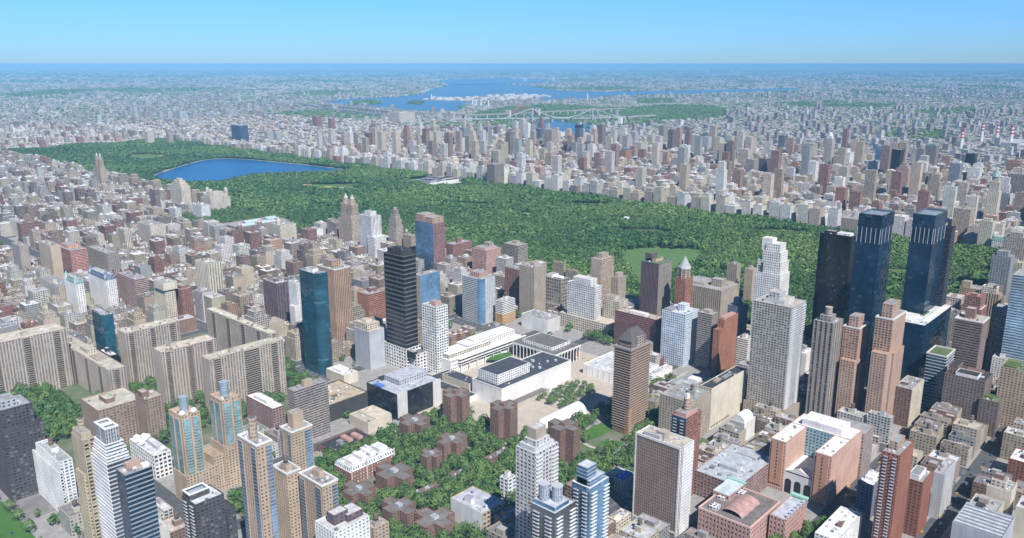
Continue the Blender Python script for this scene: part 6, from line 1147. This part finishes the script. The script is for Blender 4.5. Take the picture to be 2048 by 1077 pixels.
def hue(x,y): return min(1.3,max(0,.42+.3*math.sin(x/130+1.3*math.sin(y/180))+.3*math.sin(y/95+x/210)+r3.choice([-.45,-.2,0,.1,.3,.8])))
W=[]
y=-40
while y<4055:
    x=342
    while x<1178:
        xx,yy=x+r3.uniform(-4,4),y+r3.uniform(-4,4)
        x+=8.6
        if hit(EBB,xx,yy) and (hit(EBB[:1],xx,yy) or hit(CORE,xx,yy) or r3.random()<.6): continue
        if any(o[0]<xx<o[2] and o[1]<yy<o[3] for o in OPEN) or blocked(xx-4,yy-4,xx+4,yy+4): continue
        if math.sin(xx/70+2)*math.sin(yy/95)+.6*math.sin((xx+yy)/48)>1.12: continue        # small glades
        if not inview(xx,yy,40,15): continue
        if min(abs(xx-340),abs(xx-1180))<2: continue
        q_=.5+.5*math.sin(xx/57+math.sin(yy/90)*2); r=(4+3.2*q_)*r3.choice([.75,.9,1,1.1,1.45]); W.append((xx,yy,1.2,r,9+8*q_*r3.uniform(.7,1.2)+r3.uniform(0,3),hue(xx,yy)))
    y+=8.6
def nq(p):
    d=math.hypot(p[0]-_C[0],p[1]-_C[1]); return 110 if d<1500 else 64 if d<2300 else 34
crowns("park_woodland",W,nq)
sc.objects["park_woodland"]["label"]="unbroken green canopy of the great park"
# far trees over boroughs and islands
F_=[]
for x,y,d in FT:
    k=max(1,d/5500); 
    if d>14000 and r3.random()<.5: continue
    for _ in range(3 if d<9000 else 2): F_.append((x+r3.uniform(-45,45)*k,y+r3.uniform(-45,45)*k,0,r3.uniform(6,11)*k,r3.uniform(7,12),r3.uniform(.5,1.2)))
for k in('wards','randalls','astoria','northisle','southisle','farpark','queenspark','cemetery','cemeteryB','bronxpark'):
    B_=bb(AREAS[k]); n=0; t=0
    while n<120 and t<4000:
        t+=1; x,y=r3.uniform(B_[0],B_[2]),r3.uniform(B_[1],B_[3])
        if inpoly(x,y,AREAS[k]): n+=1; kk=max(1,math.hypot(x,y)/5500); F_.append((x,y,0,r3.uniform(8,16)*kk,r3.uniform(9,16),r3.uniform(.4,1.2)))
F_=[p for p in F_ if not hit(WBB,p[0],p[1]) or k_ok(p)] if False else F_
crowns("far_woods",F_,lambda p:14,2); sc.objects["far_woods"]["label"]="distant tree cover between the far roofs and on the islands"
# street trees and yards further back: part of the ground cover of the blocks
Y_=[]
for x0,y0,x1,y1,z in BLOCKS:
    if z in'w' and y0>330:
        m=(y0+y1)/2
        for k in range(9):
            xx=r3.uniform(x0+6,x1-6); yy=m+r3.uniform(-6,6)
            if not blocked(xx-3,yy-3,xx+3,yy+3) and not kept(xx,yy,xx,yy) and r3.random()<.75: Y_.append((xx,yy,0,r3.uniform(3,5),r3.uniform(9,14),r3.uniform(.1,.8)))
        for yy in (y0+1,y1-1):
            for k in range(8):
                xx=r3.uniform(x0+6,x1-6)
                if r3.random()<.6 and not kept(xx,yy,xx,yy) and not blocked(xx-1,yy-1,xx+1,yy+1): Y_.append((xx,yy,1,r3.uniform(2.5,4),r3.uniform(7,11),r3.uniform(.1,.8)))
crowns("yard_foliage",Y_,lambda p:26,3); sc.objects["yard_foliage"]["label"]="small yard and kerb trees hidden between the brownstones"
# --- nearer trees, each a thing: trunk and crown, six crown shapes shared
VAR=[]
for k in range(6):
    o=crowns("crown",[(0,0,2.2,5.2+.4*k,11+.8*k,.15+.16*k)],lambda p:420,20+k,None); VAR.append(o.data); bpy.data.objects.remove(o)
tb=MB(); tb.cyl(0,0,.38,0,6,BARK,(.1,.07,.05),7,.2,False)
for a in range(4): 
    ca,sa=math.cos(a*1.6),math.sin(a*1.6)
    for j in range(2): tb.face([(ca*.1-sa*.12,sa*.1+ca*.12,4),(ca*.1+sa*.12,sa*.1-ca*.12,4),(ca*3+sa*.05,sa*3-ca*.05,8),(ca*3-sa*.05,sa*3+ca*.05,8)][::1 if j else -1],BARK,(.1,.07,.05))
t0=tb.build("trunk"); TR=t0.data; bpy.data.objects.remove(t0)
def tree(x,y,s,lab,grp):
    root=thing("tree",lab,"tree",(x,y,.2),r3.uniform(0,6.28),grp); root.scale=(s,s,s*r3.uniform(.85,1.15))
    a=bpy.data.objects.new("trunk",TR); c=bpy.data.objects.new("crown",r3.choice(VAR))
    for o in(a,c): sc.collection.objects.link(o); o.parent=root
REST=[]; NOTREE=[(-432,203,-360,242)]
def polytrees(poly,step,lab,grp,lim,smin=.7,smax=1.15,avoid=3.2):
    B_=bb(poly); n=0; y=B_[1]
    P=[]
    while y<B_[3]:
        x=B_[0]
        while x<B_[2]: P.append((x+r3.uniform(-.4,.4)*step,y+r3.uniform(-.4,.4)*step)); x+=step
        y+=step
    r3.shuffle(P)
    for x,y in P:
        if not inpoly(x,y,poly) or any(k[0]<x<k[2] and k[1]<y<k[3] for k in NOTREE) or blocked(x-avoid,y-avoid,x+avoid,y+avoid,0) or not inview(x,y,30): continue
        if any(inpoly(x,y,AREAS[k]) for k in('lawn','lawn_b','hypar')): continue
        if n<lim: tree(x,y,r3.uniform(smin,smax),lab,grp); n+=1
        else: k=r3.uniform(smin,smax); REST.append((x,y,2,5.6*k,13*k,r3.uniform(.1,.9)))
polytrees(rect(-512,68,-214,308),8.2,"full green tree in the garden between the low brick walk-ups","trees among the brick walk-ups",150,.7,1.1,4)
polytrees(rect(-590,560,-520,800),10,"full green tree in the court beside the slab seen along its flank","trees in the slab court",30,.8,1.3)
polytrees(rect(94,1354,334,1770),15,"dark green tree in the grove around the red stone museum","museum grove trees",0,.9,1.4)
polytrees(rect(-30,70,60,165),9,"leafy tree between the low law school and the white theater","trees by the law school",10,.6,.95)
polytrees(rect(-120,205,-40,245),9,"dark leafy tree in the planted court beside the opera house","opera court trees",8,.5,.7)
polytrees(rect(-300,560,-262,620),9,"green tree at the foot of the teal glass tower","trees by the teal tower",8,.7,1.)
polytrees(rect(-505,470,-275,660),13,"green tree in the yards between the beige slab blocks","trees between slab blocks",24)
polytrees(rect(-215,130,-120,205),8.5,"leafy tree in the grove around the white arched tent","trees by the tent",16,.6,.9)
polytrees(rect(-112,90,-62,170),8.5,"green tree behind the brown pyramid-capped tower","trees behind the brown tower",14,.7,1.)
polytrees([(-240,24),(-140,24),(-120,95),(-240,120)],11,"green tree on the small lawn by the avenue","trees by the lawn",10,.6,.9)
polytrees(rect(100,300,145,352),9,"green tree in the traffic triangle by the concert hall","triangle trees",5,.6,.9)
polytrees(rect(-60,80,120,120),10,"street tree in front of the blue-white gridded slab","trees by the blue-white slab",6,.6,.9)
polytrees([(-250,-128),(-165,-160),(-140,-148),(-215,-90)],9,"dark green tree between the hospital and the college","trees below the hospital",14,.7,1.)
for n in(57,58): 
    for k in range(7):
        x=-250+k*48+r3.uniform(-6,6); y=street(n)+r3.choice([-9.6,9.6])
        if not blocked(x-1.5,y-1.5,x+1.5,y+1.5,0) and inview(x,y,20): tree(x,y,r3.uniform(.45,.75),"small kerbside tree on the streets below the pink hospital","kerb trees below the hospital")
for k in range(14):
    y=230+k*27+r3.uniform(-4,4); tree(-653-max(0,(y-460)*.18),y,r3.uniform(.45,.75),"small roadside tree along the riverside highway","highway trees")
crowns("tree_foliage",REST,lambda p:200,9); sc.objects["tree_foliage"]["label"]="remaining tree canopy of gardens, courts and the museum grove"
# ------------------------------------------------------------------ bridges, chimneys
def bar(b,p,q,w,mat,col):
    p,q=np.array(p,float),np.array(q,float); d=q-p; l=np.linalg.norm(d); d/=l; s=np.cross(d,(0,0,1.)); 
    s=s/np.linalg.norm(s) if np.linalg.norm(s)>1e-6 else np.array((1.,0,0)); u=np.cross(s,d); c=[p-s*w-u*w,p+s*w-u*w,p+s*w+u*w,p-s*w+u*w]; e=[k+d*l for k in c]
    for i in range(4): j=(i+1)%4; b.face([tuple(c[i]),tuple(c[j]),tuple(e[j]),tuple(e[i])],mat,col)
PT_=paint()
tri=thing("suspension_bridge","grey suspension bridge with two slim towers over the far channel","bridge",(*TOPS['tri'][0][:2],0)); O=np.array([*TOPS['tri'][0][:2],0.])
T0,T1=[np.array(t) for t in TOPS['tri']]; ax=(T1-T0)[:2]; ax/=np.linalg.norm(ax); nx_=np.array((-ax[1],ax[0]))
for T in(T0,T1):
    b=MB()
    for s in(-1,1): q=T[:2]+nx_*14*s-O[:2]; bar(b,(*q,0),(*q,T[2]+6),4,PT_,(.42,.45,.48))
    for z in(30,T[2]*.7,T[2]+2): bar(b,(*(T[:2]+nx_*14-O[:2]),z),(*(T[:2]-nx_*14-O[:2]),z),3,PT_,(.42,.45,.48))
    b.build("bridge_tower",tri)
A=T0[:2]-ax*210; Z=T1[:2]+ax*210
b=MB()
for s in(-1,1):
    pts=[]
    for i in range(25):
        t=i/24; 
        pts.append((*(T0[:2]+(T1[:2]-T0[:2])*t+nx_*13*s-O[:2]),30+(T0[2]-26)*(2*t-1)**2))
    pts=[(*(A+nx_*13*s-O[:2]),26)]+pts+[(*(Z+nx_*13*s-O[:2]),26)]
    for p,q in zip(pts,pts[1:]): bar(b,p,q,1.1,PT_,(.5,.53,.56))
b.build("cable",tri)
b=MB(); pts=[np.array(p) for p in VIA['viaduct']]
dk=[(*(p-O[:2]),26) for p in pts]
for p,q in zip(dk,dk[1:]): bar(b,p,q,4,PT_,(.36,.37,.39))
b.build("deck",tri)
for p,q in zip(pts,pts[1:]):
    n=int(np.linalg.norm(q-p)//70)
    for i in range(n):
        c=p+(q-p)*i/n; b=MB(); bar(b,(*(c-O[:2]),0),(*(c-O[:2]),20.5),4,PT_,(.5,.49,.48)); b.build("pier",tri)
hg=thing("arch_bridge","dark railway arch bridge with pale stone end towers by the island","bridge",(*TOPS['hg'][0][:2],0)); O=np.array(TOPS['hg'][0][:2])
rail=[np.array(p) for p in VIA['rail']]; d=rail[3]-rail[4]; d/=np.linalg.norm(d)
a0=np.array(TOPS['hg'][0][:2]); a1=a0-d*310
for c in(a0,a1):
    b=MB(); 
    for s in(-1,1): q=c-O+np.array((-d[1],d[0]))*13*s; b.box(q[0]-8,q[1]-8,q[0]+8,q[1]+8,0,66,PT_,(.6,.55,.48))
    bar(b,(*(c-O+np.array((-d[1],d[0]))*13),60),(*(c-O-np.array((-d[1],d[0]))*13),60),6,PT_,(.6,.55,.48)); b.build("stone_tower",hg)
b=MB()
for s in(-1,1):
    o_=np.array((-d[1],d[0]))*11*s
    for k in range(16):
        t,t2=k/16,(k+1)/16; f=lambda t:(*(a0-O+(a1-a0)*t+o_),12+78*(1-(2*t-1)**2)); bar(b,f(t),f(t2),2.6,PT_,(.3,.12,.1)); bar(b,f(t2),(*f(t2)[:2],40),1.2,PT_,(.3,.12,.1))
b.build("arch",hg)
b=MB(); rr=[(*(p-O),38) for p in rail]
for p,q in zip(rr,rr[1:]): bar(b,p,q,5,PT_,(.3,.27,.27))
b.build("rail_deck",hg)
for p,q in zip(rail,rail[1:]):
    n=int(np.linalg.norm(q-p)//75)
    for i in range(n):
        c=p+(q-p)*i/n
        b=MB(); bar(b,(*(c-O),0),(*(c-O),33),4.5,PT_,(.5,.46,.42)); b.build("pier",hg)
names=("thin red and white chimney standing apart from the other three","red and white chimney closest to the lone one","red and white chimney in the middle of three","red and white chimney at the far end of three")
for (x,y,h),lb in zip(TOPS['stacks'],names):
    t=thing("chimney",lb,"chimney",(x,y,0)); r=10
    b=MB(); b.cyl(0,0,r,0,h*.62,PT_,(.62,.6,.58),12,r*.75,False); b.build("shaft",t)
    for k in range(5): b=MB(); b.cyl(0,0,r*.75,h*(.62+.076*k),h*(.62+.076*(k+1)),PT_,(.5,.04,.03) if k%2==0 else (.7,.68,.66),12,r*.72); b.build("painted_band",t)
x,y,h=TOPS['stacks'][2]; t=thing("power_station","pale grey power station under the striped chimneys","power station",(x-180,y-120,0))
body(t,rect(0,0,260,60),0,34,four('vs','vs'),(.5,.5,.52),6,6,(.4,.42,.45)); body(t,rect(20,-70,150,-.3),0,24,four('bl','bl'),(.42,.43,.46),6,6,(.5,.5,.5),"turbine_hall")
for (x,y,h),lb in zip(TOPS['whit'],("faint suspension bridge tower on the far sound","second faint suspension bridge tower further along the sound")):
    t=thing("bridge_tower_frame",lb,"bridge",(x,y,0)); b=MB()
    for s in(-1,1): bar(b,(s*16,-s*16,0),(s*16,-s*16,h*.6),8,PT_,(.6,.62,.64))
    bar(b,(16,-16,h*.57),(-16,16,h*.57),6,PT_,(.6,.62,.64)); b.build("pylon",t)
for i,(x,y,h) in enumerate(TOPS['chim']):
    t=thing("smokestack","tiny pale smokestack on the far shore by the bay","smokestack",(x,y,0),0,"far shore stacks"); b=MB(); b.cyl(0,0,7,0,h*1.2,PT_,(.7,.7,.7),8,5); b.build("shaft",t)
# the tan brick stack between the two glass towers
x,y=-372,-72; t=thing("brick_chimney","round tan brick chimney with brown rim beside the brown gridded slab","chimney",(x,y,0)); b=MB(); b.cyl(0,0,4.2,0,58,colmat("painted_surface"),(.5,.39,.24),18,3.7,False); b.build("shaft",t); b=MB(); b.cyl(0,0,4.1,58,60.5,PT_,(.25,.14,.08),18,4.1); b.build("rim",t)
# ------------------------------------------------------------------ cars
CAR=MB(); CAR.box(-2.2,-.9,2.2,.9,.3,.85,PT_,(1,1,1),bottom=True)
def car_mesh(col):
    b=MB(); P=[(-2.2,.35),(-2.2,.85),(-1.5,.95),(-.9,1.45),(.6,1.45),(1.2,.98),(2.1,.85),(2.25,.35)]
    pm=plainmat("car_paint_%d"%int(sum(col)*999),col,.3,.03)
    for s in(-1,1): b.face([(p[0],s*.88,p[1]) for p in (P if s<0 else P[::-1])],pm,col)
    for i in range(len(P)): p,q=P[i],P[(i+1)%len(P)]; b.face([(p[0],-.88,p[1]),(p[0],.88,p[1]),(q[0],.88,q[1]),(q[0],-.88,q[1])],pm,col)
    w=MB(); 
    for s in(-1,1): w.face([(x,s*.89,z) for x,z in ([(-1.3,1.),(1.05,1.),(.55,1.4),(-.85,1.4)][::1 if s<0 else -1])],glassmat('k'),(0,0,0))
    w.face([(1.22,-.8,1.0),(1.22,.8,1.),(.65,.75,1.43),(.65,-.75,1.43)],glassmat('k'),(0,0,0)); w.face([(-1.52,.8,1.),(-1.52,-.8,1.),(-.95,-.75,1.43),(-.95,.75,1.43)],glassmat('k'),(0,0,0))
    return b,w
wb=MB(); wb.cyl(0,0,.34,-.12,.12,plainmat("tyre",(.03,.03,.03),.9),(0,0,0),10)
CARS={}
for nm,col in(("white",(.7,.7,.7)),("black",(.02,.02,.022)),("yellow",(.65,.36,.02)),("silver",(.4,.42,.45)),("red",(.4,.03,.03)),("blue",(.04,.08,.22))):
    b,w=car_mesh(col); a=b.build("body"); g=w.build("windscreen"); CARS[nm]=(a.data,g.data); bpy.data.objects.remove(a); bpy.data.objects.remove(g)
wo=wb.build("wheel"); WH=wo.data; bpy.data.objects.remove(wo)
def car(nm,x,y,rz,where):
    root=thing("car","%s car %s"%(nm,where),"car",(x,y,.05),rz,"cars "+where)
    for n_,d_ in(("body",CARS[nm][0]),("windscreen",CARS[nm][1])): o=bpy.data.objects.new(n_,d_); sc.collection.objects.link(o); o.parent=root
    for sx in(-1.35,1.35):
        for sy in(-.85,.85): o=bpy.data.objects.new("wheel",WH); sc.collection.objects.link(o); o.parent=root; o.location=(sx,sy,.34); o.rotation_euler=(math.pi/2,0,0)
ks=list(CARS)
for k in range(30): car(r3.choice(ks),-672+r3.choice([-8,-3,3,8]),-30+k*15+r3.uniform(-5,5),math.pi/2,"on the riverside highway")
for k in range(34): 
    x=-250+k*13+r3.uniform(-4,4); car('yellow' if k%6==0 else r3.choice(ks),x,street(57)-16+r3.choice([-6.3,-2,2,6.3]) if False else street(57)+r3.choice([-6.4,-2,2,6.4]),0,"on the shaded street below the hospital")
for k in range(26): car('yellow' if k%4==0 else r3.choice(ks),AVW[2]+r3.choice([-8,-4,0,4,8]),150+k*11+r3.uniform(-4,4),math.pi/2,"on the avenue past the concert hall")
for k in range(18): car(r3.choice(ks),-258+r3.choice([-8,-4,4,8]),60+k*20+r3.uniform(-6,6),math.pi/2,"on the avenue by the brick housing towers")
for k in range(14): car(r3.choice(ks),-395+k*5.2,330+2*math.sin(k*9),math.pi/2,"parked in the lot beside the tan-roofed hall")
for n in(58,59,60,61):
    for k in range(17):
        x=-240+k*24+r3.uniform(-6,6)
        if r3.random()<.75: car('yellow' if r3.random()<.2 else r3.choice(ks),x,street(n)+r3.choice([-6.2,6.2,2]),0,"on the cross streets around the pink hospital")
# ------------------------------------------------------------------ air
hb=MB(); hb.box(-6000,-9000,70000,70000,-2,CAM[2]+2.5,PT_,(1,1,1),bottom=True)
m=bpy.data.materials.new("haze_air"); m.use_nodes=True; nt=m.node_tree; nt.nodes.clear(); o_=nt.nodes.new("ShaderNodeOutputMaterial"); v_=nt.nodes.new("ShaderNodeVolumePrincipled")
v_.inputs['Color'].default_value=(.22,.5,.76,1); v_.inputs['Density'].default_value=HAZE; v_.inputs['Anisotropy'].default_value=-.4
nt.links.new(v_.outputs[0],o_.inputs['Volume'])
hb.mats=[m]; hb.m=[0]*len(hb.f); ho=hb.build("haze"); ho['kind']='stuff'
print("counts",cnt,len(MASS),nfar,len(W),len(F_),len(Y_),len(used))
